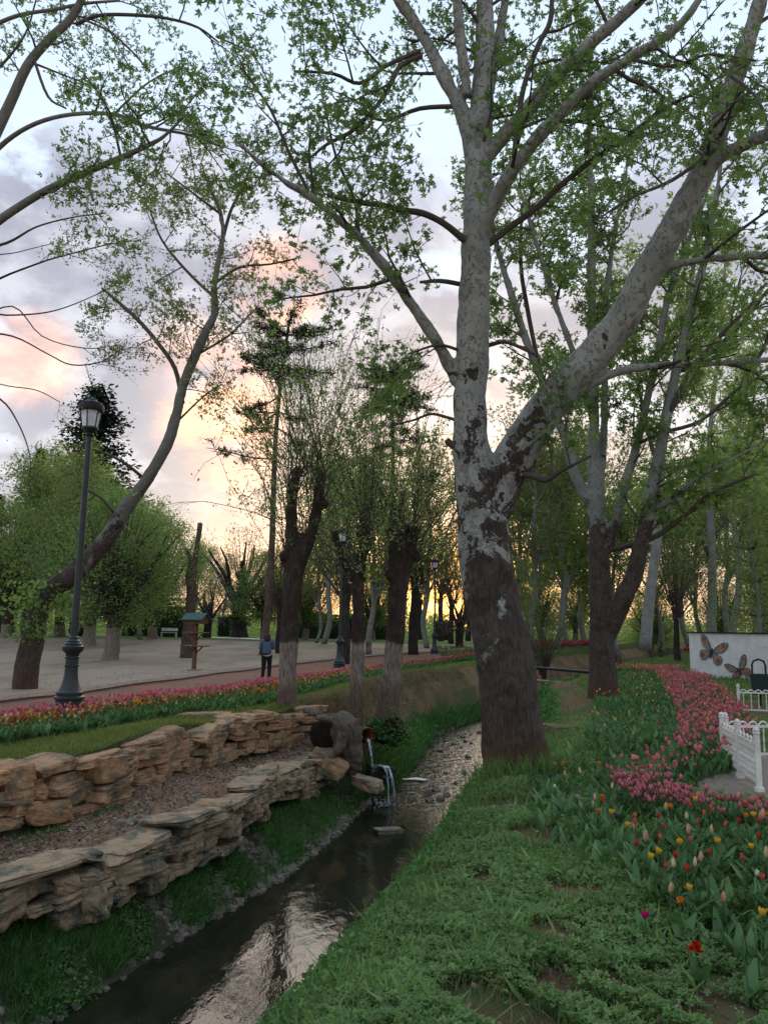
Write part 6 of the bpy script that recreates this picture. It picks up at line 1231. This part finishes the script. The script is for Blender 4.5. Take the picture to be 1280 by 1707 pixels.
def butterfly(u, v, span, rot, c_in, c_mid, c_edge, label, tip):
    x_, z_ = wallpt(u, v); t = np.array([cos(a), sin(a), 0]); nn = np.array([sin(a), -cos(a), 0]); o = np.array([A[0], A[1], za]) + t * x_ + np.array([0, 0, z_]) + nn * .015; rt = empty('butterfly_decoration', tuple(o), label, 'decoration'); cr, sr = cos(rot), sin(rot); ex = t * cr + np.array([0, 0, 1]) * sr; ey = -t * sr + np.array([0, 0, 1]) * cr
    UP = [(.02, .02), (.10, .20), (.30, .42), (.48, .47), (.52, .40), (.46, .22), (.36, .08), (.12, -.02)]; LO = [(.02, .0), (.14, -.02), (.34, -.02), (.43, -.12), (.40, -.28), (.28, -.37), (.16, -.33), (.05, -.12)]
    def sc(pts, k, c): return [((x - c[0]) * k + c[0], (y - c[1]) * k + c[1]) for x, y in pts]
    for sx in (1, -1):
        for pts, c, sp in ((UP, (.30, .22), (.36, .32, .07)), (LO, (.24, -.17), (.29, -.2, .075))):
            pts = [(x * sx, y) for x, y in pts]; c = (c[0] * sx, c[1]); w_ = None
            mb = MB(); mb.prism([(x * span, y * span) for x, y in pts], 0, .02, (0, 0, 0), ex, ey, nn); w_ = mb.build('wing', c_edge, rt)
            mb = MB(); mb.prism([(x * span, y * span) for x, y in sc(pts, .82, c)], .02, .026, (0, 0, 0), ex, ey, nn); mb.build('wing_pattern', c_mid if pts[1][1] > 0 else c_in, w_)
            for rr, mm, dd in ((1, tip, .032), (.6, c_in, .038), (.3, M_BLACK, .044)):
                mb = MB(); mb.prism([((sp[0] * sx + cos(q) * sp[2] * rr) * span, (sp[1] + sin(q) * sp[2] * rr) * span) for q in np.linspace(0, 2 * pi, 12, endpoint=False)], .026, dd, (0, 0, 0), ex, ey, nn); mb.build('eye_spot', mm, w_)
            for f in (.35, .55, .75): 
                e = (c[0] * 2 * f * .8, c[1] * 2 * f * .8 + .05); mb = MB(); mb.tube([tuple(np.array(ex) * .03 * sx * span + nn * .028), tuple((np.array(ex) * pts[2][0] * span + np.array(ey) * pts[2][1] * span) * f + nn * .028)], .006, 4)
            mb.build('wing_vein', M_BLACK, w_)
    mb = MB(); mb.tube([tuple(np.array(ey) * z * span + nn * .04) for z in (-.22, -.1, .02, .12)], [.015 * span, .035 * span, .045 * span, .02 * span], 8); mb.build('body', M_DKB, rt)
M_DKB = simple('dark_brown_paint', (.06, .035, .025), .6, 20); M_TEAL = simple('teal_paint', (.06, .20, .25), .6, 25, .6); M_TAN = simple('tan_paint', (.34, .19, .12), .6, 22, .5); M_BRN = simple('rust_paint', (.16, .06, .04), .6, 22, .6); M_GRY = simple('grey_paint', (.20, .20, .17), .6, 18, .4); M_ROSE = simple('rose_paint', (.26, .13, .11), .6, 25, .5)
butterfly(1187, 1087, 1.2, -.30, M_TAN, M_TAN, M_TEAL, 'larger blue and orange butterfly on the white kiosk wall', M_BRN)
butterfly(1233, 1118, .98, .45, M_ROSE, M_GRY, M_BRN, 'smaller pinkish butterfly low on the kiosk wall', M_ROSE)

# ------------------------------------------------------------------ pipes over the stream, small things
for k, (a_, b_, lab, m_) in enumerate([((850, 1110, 30), (988, 1121, 27), 'upper of two dark pipes crossing the stream behind the big tree', M_BLACK), ((850, 1130, 30), (975, 1143, 27), 'lower and paler of two pipes crossing the stream', M_CONC)]):
    pa, pb = P(*a_), P(*b_); g = MB(); g.tube([tuple((pa + (pb - pa) * t)) for t in np.linspace(0, 1, 8)], .055, 10); tag(g.build('water_pipe', m_, None, smooth=True), lab, 'pipe')
q = at(100, 84); root = empty('sign_board', tuple(q), 'pale blue white upright sign board beyond the lawn at the left', 'sign'); M_BLUE = simple('pale_blue_paint', (.42, .48, .52), .5, 2, .1)
MB().box((0, 0, 1.25), (.85, .12, 2.5)).build('panel', M_BLUE, root); 
for z_ in (.7, 1.3, 1.9): MB().box((0, -.07, z_), (.5, .02, .12)).build('stripe', M_WALL, root)
q = Gp(692, 1074); root = empty('litter_bin', tuple(at(689, 62)), 'small dark litter bin on posts beside the far path', 'bin'); MB().box((0, 0, .72), (.42, .3, .62)).build('body', M_BIN, root)
for s_ in (-1, 1): MB().box((s_ * .18, 0, .22), (.05, .05, .44)).build('leg', M_BLACK, root)
# pale far path and bench beyond the lawn
V = [tuple(Gp(u, v) + [0, 0, .02]) for u, v in [(362, 1056), (352, 1060), (420, 1067), (428, 1061)]]
g = np.array([at(300, 79), at(345, 79), at(420, 72), at(437, 72)]); rr = []
for t in np.linspace(0, 1, 14): p0 = g[0] + (g[3] - g[0]) * t; p1 = g[1] + (g[2] - g[1]) * t; p1 = p0 + [0, 4.0, 0]; rr.append((p0, p1))
V = [p for pr_ in rr for p in pr_]; V = [(p[0], p[1], h1(p[0], p[1]) + .02) for p in V]; tag(link('path', mk('path', V, [(2 * i, 2 * i + 2, 2 * i + 3, 2 * i + 1) for i in range(13)], M_WALL, smooth=False)), kind='structure')
q = at(282, 76); root = empty('park_bench', tuple(q), 'white park bench in front of the yellow green hedge', 'bench'); MB().box((0, 0, .45), (1.6, .4, .06)).build('seat', M_WHITE, root); MB().box((0, .2, .75), (1.6, .05, .3)).build('backrest', M_WHITE, root)
for s_ in (-1, 1): MB().box((s_ * .7, .02, .22), (.08, .36, .44)).build('leg', M_WHITE, root)
